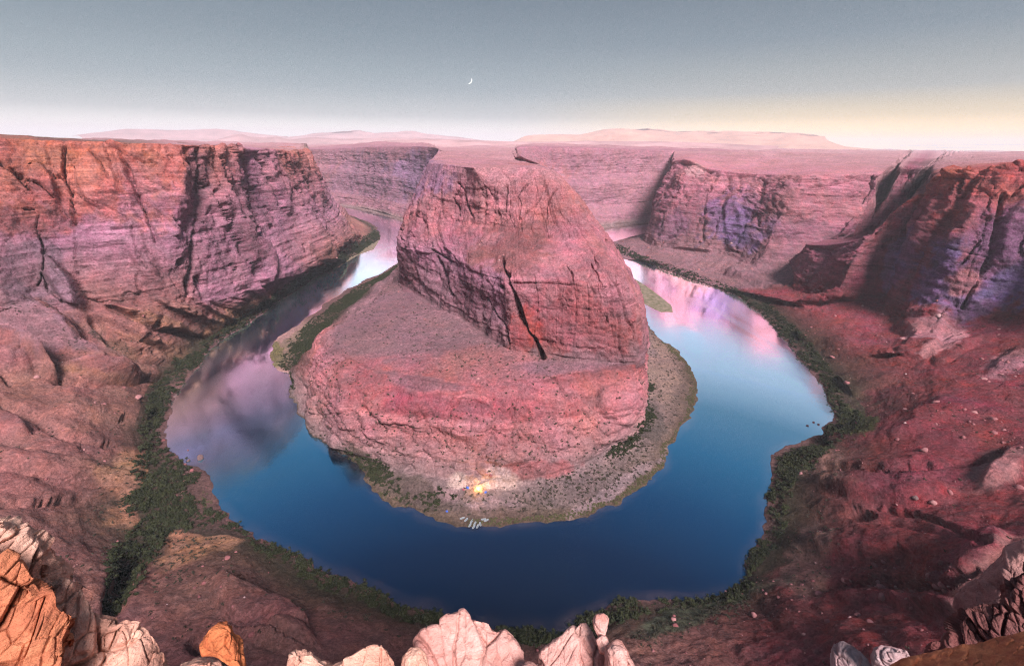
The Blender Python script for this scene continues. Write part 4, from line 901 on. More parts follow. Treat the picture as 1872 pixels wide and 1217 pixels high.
r3 = np.random.default_rng(3); rest = np.ones(len(pa), bool); rest[ordv] = False
for i in ordv:
    o = bpy.data.objects.new('shrub', SHRUBS[int(r3.integers(0, 4))]); COL.objects.link(o); s = float(sa[i])
    o.location = (pa[i, 0], pa[i, 1], pa[i, 2] - .2 * s); o.rotation_euler = (0, 0, r3.uniform(0, 6.28)); o.scale = (s, s, s * r3.uniform(.8, 1.25))
    lab, grp = lab_shrub(i); tag(o, lab, 'shrub', grp)
scatter('riverside_shrubbery', pa[rest] - [0, 0, .3], sa[rest], asset_collection('shrub_kinds', SHRUBS), .1, 4)
# ---- low scrub on slopes and benches
dots = 0.005 * sstep(-.6, .8, nO) * (VV > 0.5) * (VV < 3.3) * sstep(.45, .75, slopeO)
for a, k in (((330, 1015, 100, 45, -30), .05), ((240, 930, 90, 40, -15), .035), ((230, 860, 70, 60, 0), .02), ((1480, 1000, 60, 90, 10), .03), ((1500, 850, 60, 40, 0), .02), ((1270, 1130, 130, 28, -20), .10), ((640, 1120, 160, 40, 25), .015), ((430, 590, 110, 40, -25), .02), ((200, 622, 70, 12, 25), .06), ((130, 620, 45, 16, 35), .05), ((260, 655, 60, 8, 20), .05), ((40, 555, 60, 20, 10), .03), ((300, 590, 120, 50, 20), .008)):
    dots = np.maximum(dots, k * ell(PX, PY, *a) * (VV > .5) * (VV < 3.1))
p3, x3, y3, v3 = sample(OUT, dots, 11); s3 = np.random.default_rng(6).uniform(.5, 1.5, len(p3))
dotI = 0.009 * (VVi > .3) * (VVi < 3.9) * sstep(.4, .8, slopeI) * sstep(-1., .6, nI)
for a, k in (((1060, 890, 150, 38, -20), .07), ((1150, 830, 60, 30, -40), .06), ((1215, 690, 50, 90, 0), .02), ((900, 920, 90, 30, 0), .03), ((870, 650, 150, 30, 0), .012), ((700, 800, 60, 60, 0), .02), ((880, 800, 300, 70, 0), .016), ((620, 720, 60, 90, -20), .016)):
    dotI = np.maximum(dotI, k * ell(PXi, PYi, *a) * (VVi > .1) * (VVi < 4))
p4, x4, y4, v4 = sample(INN, dotI, 12); s4 = np.random.default_rng(7).uniform(.5, 1.8, len(p4))
scatter('low_scrub_vegetation', np.concatenate([p3, p4]), np.concatenate([s3, s4]), asset_collection('scrub_kinds', SCRUB), .1, 8)
gr = 0.35 * ribbon(PXi, PYi, [(870, 962), (960, 962), (1060, 942), (1140, 905), (1200, 862), (1245, 790), (1262, 745), (1275, 700), (1262, 665), (1225, 625)], 9) * (VVi > .03) * (VVi < 1)
gr = np.maximum(gr, .08 * ribbon(PXi, PYi, [(640, 832), (690, 885), (740, 925)], 12) * (VVi > .03) * (VVi < 1)); gr = np.maximum(gr, .06 * ell(PXi, PYi, 503, 645, 14, 26) * (VVi < .8))
gO = 0.06 * np.maximum(ell(PX, PY, 330, 780, 22, 20), np.maximum(ell(PX, PY, 400, 905, 26, 30), ell(PX, PY, 1560, 780, 40, 28))) * (VV > .1) * (VV < 1.5)
gO = np.maximum(gO, .02 * ribbon(PX, PY, [(690, 441), (640, 475), (600, 492)], 6) * (VV > .1) * (VV < 1))
p5 = sample(INN, gr, 13)[0]; p6 = sample(OUT, gO, 14)[0]
pp = np.concatenate([p5, p6]); scatter('riverbank_grass', pp, np.random.default_rng(8).uniform(.6, 1.5, len(pp)), asset_collection('grass_kinds', TUFTS), .1, 9)
print('SCRUB', len(p3), len(p4), len(pp))
# ---- stones
den = 0.009 * (VV > 1.0) * (VV < 3.4) * sstep(.35, .7, slopeO) * (0.25 + sstep(-.3, 1., nO)) * np.where(PX > 1100, 1.6, .8)
for a, k in (((1640, 1050, 200, 30, 0), .03), ((1560, 1110, 200, 50, 0), .012), ((1650, 870, 200, 60, 0), .006), ((150, 790, 200, 30, 15), .006)):
    den = np.maximum(den, k * ell(PX, PY, *a) * (VV > 1) * (VV < 3.4))
p7, x7, y7, v7 = sample(OUT, den, 21); r7 = np.random.default_rng(22)
s7 = np.clip(0.55 * r7.pareto(2.3, len(p7)) + .4, .3, 4.5); s7 = np.minimum(s7, np.linalg.norm(p7 - [0, 0, CAMH], axis=1) * .0068)
shore = .05 * (VV > .06) * (VV < .4) * (PX < 860); shore = np.maximum(shore, .02 * (VV > .06) * (VV < .3))
p8, x8, y8, v8 = sample(OUT, shore, 23); s8 = np.clip(0.35 * np.random.default_rng(24).pareto(2.2, len(p8)) + .3, .3, 2.2); 
p9, x9, y9, v9 = sample(INN, 0.004 * (VVi > 1.) * (VVi < 6.1) * sstep(.45, .8, slopeI) + .02 * ell(PXi, PYi, 940, 455, 90, 45) * (VVi > 4.6) * (VVi < 6.3) + .03 * (ell(PXi, PYi, 840, 875, 28, 24) + ell(PXi, PYi, 905, 862, 30, 12)) * (VVi < 1.8), 25)
s9 = np.clip(0.35 * np.random.default_rng(26).pareto(2.3, len(p9)) + .3, .3, 2.5)
kp = np.linalg.norm(p7[:, :2], axis=1) > 150; p7, x7, y7, s7 = p7[kp], x7[kp], y7[kp], s7[kp]
ps = np.concatenate([p7, p8, p9]); ss = np.concatenate([s7, s8, s9]); xs_ = np.concatenate([x7, x8, x9]); ys_ = np.concatenate([y7, y8, y9]); kind = np.repeat([0, 1, 2], [len(p7), len(p8), len(p9)])
visb = (ys_ < 1190) & (xs_ > 5) & (xs_ < 1865) & ~((xs_ < 340) & (ys_ > 1020)) & ~((xs_ > 1600) & (ys_ > 1140))
idx = np.nonzero(visb)[0]; ordb = idx[np.argsort(-pxsize(ps[idx], ss[idx]))][:290]; restb = np.ones(len(ps), bool); restb[ordb] = False
r4 = np.random.default_rng(31)
for i in ordb:
    o = bpy.data.objects.new('boulder', STONES[int(r4.integers(0, 5))]); COL.objects.link(o); s = float(ss[i])
    o.location = (ps[i, 0], ps[i, 1], ps[i, 2] - .05 * s); o.rotation_euler = (r4.normal(0, .3), r4.normal(0, .3), r4.uniform(0, 6.28)); o.scale = (s, s, s)
    if kind[i] == 1: lab, grp = 'pale stone lying at the water line of the outer bank', 'stones at the water line'
    elif kind[i] == 2: lab, grp = 'small reddish boulder fallen on the benches of the butte', 'boulders on the butte'
    elif xs_[i] > 1100: lab, grp = 'dark red boulder resting on the right scree slope', 'boulders on the right scree slope'
    elif ys_[i] < 1000: lab, grp = 'pinkish boulder resting on the left scree slope', 'boulders on the left scree slope'
    else: lab, grp = 'pinkish boulder on the slope between near cliff and river', 'boulders on the near slope'
    tag(o, lab, 'boulder', grp)
scatter('loose_stones_rubble', ps[restb], ss[restb] * .8, asset_collection('stone_kinds', PEBBLES), .5, 9)
print('STONES', len(ps))
def ground(px, py, T_=OUT):
    m = (T_['px'] - px) ** 2 + (T_['py'] - py) ** 2 + np.where(T_['VV'] > 4, 1e9, 0); k = np.unravel_index(np.argmin(m), m.shape); return T_['P'][k]
def landmark(px, py, size, label, group=None, water=False, v=0, sx=(1, 1, 1), T_=OUT, mat=None):
    p = pz(px, py, 0) if water else ground(px, py, T_)
    me = STONES[v]
    if mat: me = STONES[v].copy(); me.materials.clear(); me.materials.append(mat)
    o = bpy.data.objects.new('boulder', me); COL.objects.link(o); o.location = (p[0], p[1], p[2] + size * .3); o.scale = (size * sx[0], size * sx[1], size * sx[2]); o.rotation_euler = (.1, .2, px * .7)
    tag(o, label, 'boulder', group); return o
M_PALE = plain_rock('pale_boulder_rock', (.46, .30, .30), .3, .6); M_DARKB = plain_rock('dark_boulder_rock', (.11, .045, .055), .3, .6)
landmark(367, 838, 3.6, 'large pale boulder alone in the shallows by the left bank', water=True, v=3, mat=M_PALE)
landmark(345, 842, 2.0, 'pinkish boulder at the edge, between the bank and the large one', water=True, v=0, mat=M_PALE)
landmark(338, 849, 1.7, 'dark low boulder against the left bank by the shallows', water=True, v=2)
landmark(344, 823, 1.1, 'small round stone in the shallows above the boulders', water=True, v=1)
landmark(637, 1072, 1.7, 'whitish round boulder on the near left water line', water=True, v=1, mat=M_PALE)
landmark(1683, 752, 4.2, 'tall dark boulder standing alone on the right slope', v=3, mat=M_DARKB, sx=(1, 1, 1.5))
landmark(1690, 822, 3.6, 'broad red boulder below the tall dark one', v=0)
landmark(1672, 910, 2.6, 'pale pink block in the middle of the right slope', v=4, mat=M_PALE)
landmark(1607, 1072, 2.8, 'dark red flat boulder among rubble low on the right slope', v=2)
landmark(1378, 1125, 2.2, 'salmon red boulder beside the green scrub patch', v=0)
landmark(437, 778, 1.0, 'pale stone lying on the left slope by the thicket', v=0, mat=M_PALE)
for a in ((1476, 778), (1487, 772), (1496, 776)): landmark(*a, 1.6, 'dark little rock poking out of the bright water by the right bank', 'rocks off the right bank', True, 2, mat=M_DARKB)

# ------------------------------------------------------------------ sand bars
def bar(pts, z, col, label):
    c = np.mean(pts, 0); n = 48
    P_ = []; t = np.linspace(0, len(pts), n, endpoint=False)
    pts = np.array(pts, float)
    for q in t:
        i = int(q); f = q - i; f = f * f * (3 - 2 * f) * .3 + f * .7; P_.append(pts[i] * (1 - f) + pts[(i + 1) % len(pts)] * f)
    V = []; rr = (0.02, .25, .5, .7, .85, .95, 1.0)
    for r in rr:
        for p in P_:
            u = c + (p - c) * r; w_ = pz(u[0], u[1], 0); V.append((w_[0], w_[1], z * (1 - r ** 4) - (.3 if r == 1 else 0)))
    V = np.array(V); V[:, 2] += .15 * fbm(V, 30) * (V[:, 2] > .2)
    F = [(k * n + i, k * n + (i + 1) % n, (k + 1) * n + (i + 1) % n, (k + 1) * n + i) for k in range(len(rr) - 1) for i in range(n)]
    m = MT('sand_bar'); nn = m.noise(m.coord(), .12, 4); m.base(m.mix(m.mapr(nn, .4, .6, 0, 1), col[0], col[1])); m.b.inputs['Roughness'].default_value = .9
    tag(link('sandbar', new_mesh('sandbar', V, F, m.m)), kind='structure')
bar([(1120, 492), (1150, 503), (1180, 521), (1212, 545), (1230, 560), (1231, 572), (1212, 573), (1185, 560), (1160, 545), (1125, 530)], 1.3, ((.10, .10, .05), (.22, .17, .13)), '')
bar([(690, 433), (694, 440), (684, 456), (655, 466), (632, 480), (600, 494), (596, 488), (640, 458)], 1.0, ((.12, .11, .06), (.24, .17, .14)), '')

# ------------------------------------------------------------------ foreground rocks (built close to the viewer, on the rim)
def sandstone(name, c1, c2, c3, sc_=1.0, beds=(0.5, 0.2, 0), bedscale=3.0):
    m = MT(name); m.b.inputs['Roughness'].default_value = 0.9; m.b.inputs['Specular IOR Level'].default_value = 0.2
    co = m.coord(); n1 = m.noise(co, .45 * sc_, 6, .7); n2 = m.noise(co, 4 * sc_, 6, .75); b1 = m.noise(m.coord((.25, .25, bedscale), beds), 1.2 * sc_, 6, .7, .5)
    n3 = m.noise(m.coord((1, 1, 1), (0, 0, 1)), 1.6 * sc_, 5, .7)
    c = m.mix(m.mapr(n1, .35, .65, 0, 1), c1, c2); c = m.mix(m.mapr(b1, .45, .65, 0, .7), c, c3)
    c = m.mix(m.mapr(n3, .58, .70, 0, .55), c, tuple(q * .35 for q in c1))          # dark weathering crust
    c = m.scale(c, m.mapr(n2, .25, .75, .7, 1.3)); m.base(c)
    g = m.bump(b1, .16 / sc_, .7); g = m.bump(n1, .30 / sc_, .6, g); g = m.bump(n2, .12 / sc_, 1.0, g); m.normal(g); return m.m
M_FP = sandstone('pale_pink_sandstone', (.76, .40, .30), (.85, .53, .41), (.64, .29, .21), .8)
M_FO = sandstone('orange_sandstone', (.58, .20, .10), (.68, .28, .15), (.40, .12, .07), .9, (0.9, .3, 0), 4)
M_FB = sandstone('bright_orange_sandstone', (.62, .18, .07), (.68, .24, .10), (.40, .09, .04), 1.3, (1.3, .5, 0), 3)
M_FR = sandstone('pink_dome_sandstone', (.66, .31, .27), (.80, .50, .44), (.50, .19, .15), .8, (.3, .9, 0), 3)
M_FD = sandstone('dark_red_sandstone', (.13, .045, .045), (.19, .07, .065), (.26, .13, .12), .5, (.7, .3, 0), 2)
M_FW = sandstone('white_capped_sandstone', (.42, .27, .28), (.58, .44, .44), (.22, .10, .11), 1.2, (.6, .8, 0), 3)
M_FS = sandstone('slickrock_slab', (.34, .17, .16), (.42, .23, .21), (.26, .12, .12), .12, (.5, .5, 0), 1)

def rock_mass(name, outline, D, T_, mat, label, cat='rock', tilt=(0.0, 0.0), seed=1.0, rough=1.0, facets=1.0, n=150, m_=84, group=None, parent=None):
    """closed rock: silhouette given by sight lines at distance D, real depth T_ front to back"""
    pts = np.array(outline, float); seg = np.linalg.norm(np.roll(pts, -1, 0) - pts, axis=1); cum = np.concatenate([[0], np.cumsum(seg)])
    q = np.linspace(0, cum[-1], n, endpoint=False); cl = np.vstack([pts, pts[:1]])
    ox = np.interp(q, cum, cl[:, 0]); oy = np.interp(q, cum, cl[:, 1])
    xa, ya = pts[:, 0], pts[:, 1]; xb, yb = np.roll(xa, -1), np.roll(ya, -1); cr_ = xa * yb - xb * ya; ar = cr_.sum() / 2
    cx = ((xa + xb) * cr_).sum() / (6 * ar); cy = ((ya + yb) * cr_).sum() / (6 * ar)
    V = np.zeros((m_, n, 3))
    for k in range(m_):
        ph = math.pi * (k + .0) / (m_ - 1); r = math.sin(ph) ** .5; dep = -math.copysign(abs(math.cos(ph)) ** .8, math.cos(ph)) * T_
        x = cx + (ox - cx) * r; y = cy + (oy - cy) * r
        for i in range(n):
            v = ray(x[i], y[i]); v = v / np.linalg.norm(v)
            dd = D + dep + tilt[0] * (x[i] - cx) / FOC * D + tilt[1] * (y[i] - cy) / FOC * D
            V[k, i] = v * dd + [0, 0, CAMH]
    P = V.reshape(-1, 3); c = P.mean(0); ext = np.ptp(P, axis=0) / 2 + 1e-6; rr = np.random.default_rng(int(seed * 10)); Qn = (P - c) / ext
    for _ in range(int(16 * (.4 + .6 * facets))):
        nv = rr.normal(0, 1, 3) * [1, 1, 1] + [0, -.35, .45]; nv /= np.linalg.norm(nv); kk = Qn @ nv; o_ = kk.max() * rr.uniform(.78, .95)
        Qn = np.where((kk > o_)[:, None], Qn - np.outer(kk - o_, nv) * .7, Qn)
    P = c + Qn * ext; V = P.reshape(V.shape); size = D * min(np.ptp(pts[:, 0]), 160) / FOC
    nn = np.zeros_like(V); nn[:] = normals(V); out = np.einsum('kij,kij->ki', nn, V - c).mean(); nn = nn * (1 if out > 0 else -1)
    for _ in range(4): nn = (nn + np.roll(nn, 1, 1) + np.roll(nn, -1, 1)); nn[1:-1] = (nn[:-2] + nn[1:-1] + nn[2:])
    nn = (nn / (np.linalg.norm(nn, axis=2, keepdims=True) + 1e-9)).reshape(-1, 3)
    un = D / 15.0; d = np.zeros(len(P)); Q = (P - c) / un; wq = fbm(Q * 10, 40, o=seed)[:, None] * .12
    tl = np.array([.42, -.25, 1.0]); hq = Q @ tl; Qc = np.stack([Q[:, 0], Q[:, 1], hq], 1) + wq
    f1, f2, idv = voronoi(Qc + seed, 1.5, 1.5, .62); d += facets * (.13 * (idv - .5) - .11 * (1 - sstep(0, .07, f2 - f1)))
    f1, f2, idv = voronoi(Qc + 55, .55, .55, .22); d += facets * (.045 * (idv - .5) - .045 * (1 - sstep(0, .09, f2 - f1)))
    t = hq / .21 + .4 * fbm(Q * 10, 30, o=seed + 2); f = t - np.floor(t); d += rough * .022 * (hash1(np.floor(t)) - .5) - rough * .018 * np.exp(-((f - .5) / .12) ** 2)
    d += rough * (.10 * fbm(Q * 10, 35, o=seed) + .018 * fbm(Q * 10, 6, o=seed + 5))
    d *= un * min(1.0, .35 + size / un / 4.0)
    P = P + nn * d[:, None]
    F = [((k) * n + i, k * n + (i + 1) % n, (k + 1) * n + (i + 1) % n, (k + 1) * n + i) for k in range(m_ - 1) for i in range(n)]
    me = new_mesh(name, P, F, mat, True); o = link(name, me, parent)
    if label: tag(o, label, cat, group)
    return o
G_ = 1330
def ridge_rock(name, crest, foot0, foot1, foot_py, D0, D1, mat, label, seed, amp=1.0, n=300, k=190, dx=0.0):
    """outcrop with a long crest: a face sloping towards the viewer and a real back side falling away behind the crest"""
    pts = np.array(crest, float); cum = np.concatenate([[0], np.cumsum(np.linalg.norm(np.diff(pts, axis=0), axis=1))]); q = np.linspace(0, cum[-1], n)
    cx = np.interp(q, cum, pts[:, 0]); cy = np.interp(q, cum, pts[:, 1]); fx = foot0 + (foot1 - foot0) * q / cum[-1]
    V = np.zeros((n, k, 3)); nb = int(k * .28)
    for i in range(n):
        for j in range(k):
            t = max(0.0, (j - nb) / (k - 1 - nb)); px = cx[i] + (fx[i] - cx[i]) * t; py = cy[i] + (foot_py - cy[i]) * t
            v = ray(px, py); v = v / np.linalg.norm(v); dd = D0 + (D1 - D0) * t + dx * i / n
            bulge = .25 * math.sin(min(1, t * 2.2) * math.pi / 2); p = v * (dd - bulge * D0 / 15) + [0, 0, CAMH]
            if j < nb:
                u = 1 - j / nb; p = p + np.array([v[0], v[1], 0]) * u * 2.2 * D0 / 15 - [0, 0, (6.0 * u ** 1.6) * D0 / 15]
            V[i, j] = p
    nn = normals(V)
    for _ in range(5): nn[1:-1] = nn[:-2] + nn[1:-1] + nn[2:]; nn[:, 1:-1] = nn[:, :-2] + nn[:, 1:-1] + nn[:, 2:]
    nn = (nn / (np.linalg.norm(nn, axis=2, keepdims=True) + 1e-9)).reshape(-1, 3); P = V.reshape(-1, 3)
    un = D0 / 15.0; Q = (P - P.mean(0)) / un; tl = np.array([.35, -.45, 1.0]); hq = Q @ tl
    Qc = np.stack([Q[:, 0] + .3 * Q[:, 1], Q[:, 1] - .2 * Q[:, 0], hq], 1) + fbm(Q * 10, 60, o=seed)[:, None] * .10
    f1, f2, idv = voronoi(Qc + seed, 1.15, 1.9, .7); d = .42 * (idv - .5) - .20 * (1 - sstep(0, .06, f2 - f1))
    f1, f2, idv = voronoi(Qc + 55, .42, .6, .24); d += .12 * (idv - .5) - .07 * (1 - sstep(0, .09, f2 - f1))
    t = hq / .12 + .5 * fbm(Q * 10, 40, o=seed + 2); f = t - np.floor(t); d += .03 * (hash1(np.floor(t)) - .5) - .012 * np.exp(-((f - .5) / .15) ** 2)
    d += .16 * fbm(Q * 10, 50, o=seed) + .03 * fbm(Q * 10, 9, o=seed + 5)
    P = P + nn * (d * un * amp)[:, None]
    tag(link(name, new_mesh(name, P, grid_faces(n, k), mat, True)), label, 'rock outcrop')
ridge_rock('rock_outcrop', [(-90, 950), (0, 967), (25, 985), (45, 999), (75, 1012), (92, 1034), (105, 1061), (130, 1079), (160, 1097), (195, 1107), (225, 1111), (238, 1121), (262, 1127), (280, 1141), (300, 1167), (318, 1194), (330, 1224), (350, 1300)], -120, 352, 1345, 15.4, 15.8, M_FP, 'long fractured pale pink crest running down the lower left corner', 3.0, dx=0.3)
ridge_rock('rock_outcrop', [(-90, 996), (0, 1009), (28, 1017), (52, 1039), (78, 1061), (100, 1087), (112, 1111), (140, 1123), (130, 1150), (118, 1190), (114, 1330)], -100, 112, 1350, 14.2, 14.6, M_FO, 'big orange fractured rock face in the very corner at lower left', 8.0, amp=.8)
ridge_rock('rock_outcrop', [(1724, 1190), (1734, 1148), (1748, 1112), (1765, 1100), (1790, 1091), (1815, 1093), (1842, 1095), (1862, 1083), (1880, 1069), (1960, 1050)], 1716, 1990, 1260, 25, 25, M_FD, 'big dark red outcrop with a light crest at the right edge', 11.0, amp=.8)
ridge_rock('rock_outcrop', [(1818, 1100), (1822, 1054), (1832, 1040), (1852, 1030), (1878, 1026), (1960, 1018)], 1810, 1980, 1140, 33, 31, M_FD, 'smaller dark rounded outcrop just above the big dark one', 14.0, amp=.7, n=160, k=110)
ridge_rock('rock_outcrop', [(762, 1250), (766, 1174), (774, 1158), (790, 1149), (808, 1147), (807, 1134), (818, 1128), (838, 1123), (856, 1127), (880, 1130), (895, 1138), (902, 1149), (918, 1157), (932, 1171), (946, 1191), (958, 1214), (974, 1290)], 764, 978, 1350, 17, 17.3, M_FR, 'fractured pink and white outcrop at bottom centre, with a loose block on its tip', 21.0, amp=.62, n=240, k=150)
ridge_rock('rock_outcrop', [(980, 1260), (985, 1206), (992, 1190), (1010, 1178), (1028, 1164), (1046, 1148), (1062, 1136), (1072, 1134), (1084, 1150), (1090, 1168), (1098, 1190), (1106, 1230), (1112, 1300)], 980, 1114, 1350, 16.5, 16.8, M_FR, 'banded pink outcrop right of centre, carrying the upright knob', 25.0, amp=.45, n=180, k=130)
ridge_rock('rock_outcrop', [(526, 1270), (532, 1197), (545, 1188), (572, 1186), (592, 1200), (606, 1211), (625, 1202), (642, 1196), (662, 1180), (682, 1171), (700, 1174), (715, 1185), (726, 1199), (742, 1230), (746, 1290)], 526, 748, 1350, 15.5, 15.8, M_FP, 'low broken salmon ledge left of the round knob at the bottom edge', 29.0, amp=.6, n=240, k=120)
rock_mass('rock_ledge', [(100, 1235), (150, 1228), (215, 1226), (262, 1236), (290, 1250), (290, G_), (100, G_)], 12.8, .5, M_FP, 'smooth pale ledge cut off by the bottom edge at lower left', seed=9, tilt=(.3, -.1))
rock_mass('rock', [(-12, 946), (2, 940), (11, 950), (13, 965), (0, 972), (-12, 968)], 15.5, .35, M_FP, 'small pale knob perched at the top of the left crest', seed=12, n=60, m_=40)
rock_mass('boulder', [(366, 1188), (370, 1168), (382, 1152), (400, 1134), (418, 1130), (428, 1140), (434, 1154), (446, 1162), (450, 1180), (455, 1217), (456, 1262), (428, 1262), (412, 1222), (392, 1200), (370, 1200)], 13, .55, M_FB, 'bright orange upright boulder beside the left crest', 'boulder', seed=15, n=130, m_=80, tilt=(0, -.1))
rock_mass('rock_ledge', [(325, 1200), (350, 1192), (380, 1196), (405, 1204), (430, 1226), (450, 1250), (450, G_), (325, G_)], 14, .9, M_FP, 'low pink rocks under the bright orange boulder', seed=18, tilt=(0, -.1))
rock_mass('rock', [(733, 1196), (742, 1184), (758, 1179), (770, 1184), (778, 1196), (782, 1220), (775, 1250), (735, 1250)], 15, .5, M_FP, 'rounded tan knob between the salmon rock and the pink dome', seed=26, n=90, m_=60, facets=.5)
rock_mass('rock_block', [(836, 1120), (838, 1112), (848, 1109), (856, 1116), (863, 1128), (862, 1134), (850, 1130)], 17.3, .3, M_FR, 'small whitish block tilted on the tip of the fractured dome', seed=31, n=60, m_=40)
rock_mass('rock', [(1084, 1148), (1083, 1132), (1090, 1122), (1103, 1117), (1113, 1120), (1117, 1130), (1115, 1150), (1108, 1168), (1092, 1170)], 16, .4, M_FR, 'upright reddish knob balanced on the banded pink dome', seed=37, n=90, m_=60, facets=.5)
rock_mass('rock', [(1088, 1168), (1100, 1158), (1112, 1160), (1118, 1172), (1120, 1190), (1112, 1204), (1096, 1196)], 15.8, .4, M_FR, 'rounded rock wedged just under the upright knob', seed=39, n=90, m_=60, facets=.6)
rock_mass('rock', [(1112, 1180), (1122, 1168), (1136, 1170), (1150, 1182), (1158, 1196), (1166, 1217), (1172, G_), (1108, G_)], 15.6, .9, M_FR, 'jagged pink rock at the right end of the bottom centre group', seed=41, n=130, m_=80, facets=1.4, tilt=(0, -.1))
rock_mass('rock', [(955, 1217), (968, 1208), (985, 1212), (996, 1225), (996, G_), (950, G_)], 16, .6, M_FR, 'small pink rocks in the gap between the two domes', seed=43, n=80, m_=50)
rock_mass('slickrock_slab', [(1738, 1110), (1742, 1092), (1762, 1074), (1790, 1058), (1808, 1038), (1826, 1012), (1832, 990), (1850, 984), (1872, 976), (1930, 970), (1930, 1130), (1770, 1130), (1745, 1124)], 120, 9, M_FS, 'smooth pale mauve slab sloping down at the right edge', 'rock slab', seed=45, n=170, m_=100, facets=.25, rough=.6, tilt=(-.2, -.1))
rock_mass('boulder', [(1511, 1200), (1516, 1178), (1526, 1168), (1542, 1168), (1558, 1174), (1576, 1186), (1590, 1202), (1598, 1220), (1596, 1256), (1512, 1256)], 20, .9, M_FW, 'grey and white streaked boulder, left of the pair at bottom right', 'boulder', seed=51, n=130, m_=80, facets=.6)
rock_mass('boulder', [(1586, 1198), (1596, 1186), (1610, 1178), (1632, 1175), (1652, 1178), (1672, 1186), (1680, 1196), (1670, 1212), (1650, 1240), (1594, 1240)], 19, .9, M_FW, 'low white-patched boulder, right of the pair at bottom right', 'boulder', seed=53, n=130, m_=80, facets=.9)
rock_mass('boulder', [(1688, 1182), (1694, 1170), (1708, 1162), (1722, 1166), (1730, 1178), (1722, 1192), (1696, 1192)], 19, .4, M_FD, 'small dark boulder with a pale back below the dark outcrop', 'boulder', seed=55, n=90, m_=60, facets=.6)
# rough orange crumbly ground at the very front right
def front_ridge():
    top = [(1600, 1226), (1640, 1212), (1680, 1200), (1720, 1190), (1760, 1182), (1800, 1172), (1840, 1160), (1880, 1148), (1960, 1136)]
    n, k = 420, 150; xs = np.linspace(1600, 1960, n); ty = np.interp(xs, [a[0] for a in top], [a[1] for a in top])
    V = np.zeros((n, k, 3))
    for j in range(k):
        t = j / (k - 1)
        for i in range(n):
            v = ray(xs[i], ty[i] + max(0, t - .3) * 260); v = v / np.linalg.norm(v)
            dd = 5.2 - 1.6 * max(0, t - .3); p = v * dd + [0, 0, CAMH]
            if t < .3: p = p + np.array([v[0], v[1], 0]) * (.3 - t) * 1.6 - [0, 0, 6.0 * (.3 - t) ** 1.3]
            V[i, j] = p
    P = V.reshape(-1, 3); f1, f2, idv = voronoi(P + fbm(P, 1.0)[:, None] * .02, .055, .055, .055); g1, g2, gid = voronoi(P + 9, .15, .15, .12)
    P[:, 2] += .03 * fbm(P, 1.2) + .028 * (1 - f1) * idv + .05 * (gid > .6) * (.8 - g1).clip(0)
    me = new_mesh('crumbly_ground', P, grid_faces(n, k), None, True)
    m = MT('crumbly_orange_earth'); co = m.coord(); a = m.noise(co, 9, 6, .75); m.base(m.mix(m.mapr(a, .35, .65, 0, 1), (.36, .09, .045), (.62, .22, .10))); m.b.inputs['Roughness'].default_value = .95
    m.normal(m.bump(a, .04, .9)); me.materials.append(m.m)
    tag(link('rim_ground', me), kind='structure')
front_ridge()

# ------------------------------------------------------------------ camp on the beach
def simple(name, col, rough=.7, emit=None, es=1.0):
    m = MT(name); n1 = m.noise(m.coord(), 3, 3); m.base(m.mix(m.mapr(n1, .3, .7, 0, 1), tuple(c * .8 for c in col), col)); m.b.inputs['Roughness'].default_value = rough
    if emit: m.b.inputs['Emission Color'].default_value = (*emit, 1); m.b.inputs['Emission Strength'].default_value = es
    return m.m
def empty(name, loc, rz=0):
    o = bpy.data.objects.new(name, None); COL.objects.link(o); o.location = loc; o.rotation_euler = (0, 0, rz); return o
M_BLUE = simple('blue_nylon', (.04, .12, .55)); M_RED = simple('maroon_nylon', (.30, .05, .10)); M_WHITE = simple('white_hull', (.42, .47, .50), .4)
M_DECK = simple('dark_deck', (.08, .10, .11)); M_TUBE = simple('grey_blue_tube', (.28, .36, .42), .4); M_WOOD = simple('charred_log', (.10, .06, .04)); M_FLAME = simple('flame', (.9, .5, .1), .9, (1.0, .42, .08), 14.0); M_STN = simple('hearth_stone_rock', (.30, .20, .18))
def tube_mesh(name, path, rad, mat, seg=8):
    P = np.array(path, float); V = []; F = []
    for i, p in enumerate(P):
        t = P[min(i + 1, len(P) - 1)] - P[max(i - 1, 0)]; t /= np.linalg.norm(t); a = np.cross(t, [0, 0, 1.0]); a /= np.linalg.norm(a) + 1e-9; b = np.cross(a, t); r = rad[i] if hasattr(rad, '__len__') else rad
        for k in range(seg): w_ = 2 * math.pi * k / seg; V.append(p + (a * math.cos(w_) + b * math.sin(w_)) * r)
    for i in range(len(P) - 1):
        for k in range(seg): F.append((i * seg + k, i * seg + (k + 1) % seg, (i + 1) * seg + (k + 1) % seg, (i + 1) * seg + k))
    return new_mesh(name, V, F, mat, True)
def box_mesh(name, c, s, mat):
    V = [(c[0] + s[0] * a / 2, c[1] + s[1] * b / 2, c[2] + s[2] * d / 2) for a in (-1, 1) for b in (-1, 1) for d in (-1, 1)]
    return new_mesh(name, V, [(0, 1, 3, 2), (4, 6, 7, 5), (0, 4, 5, 1), (2, 3, 7, 6), (0, 2, 6, 4), (1, 5, 7, 3)], mat, False)
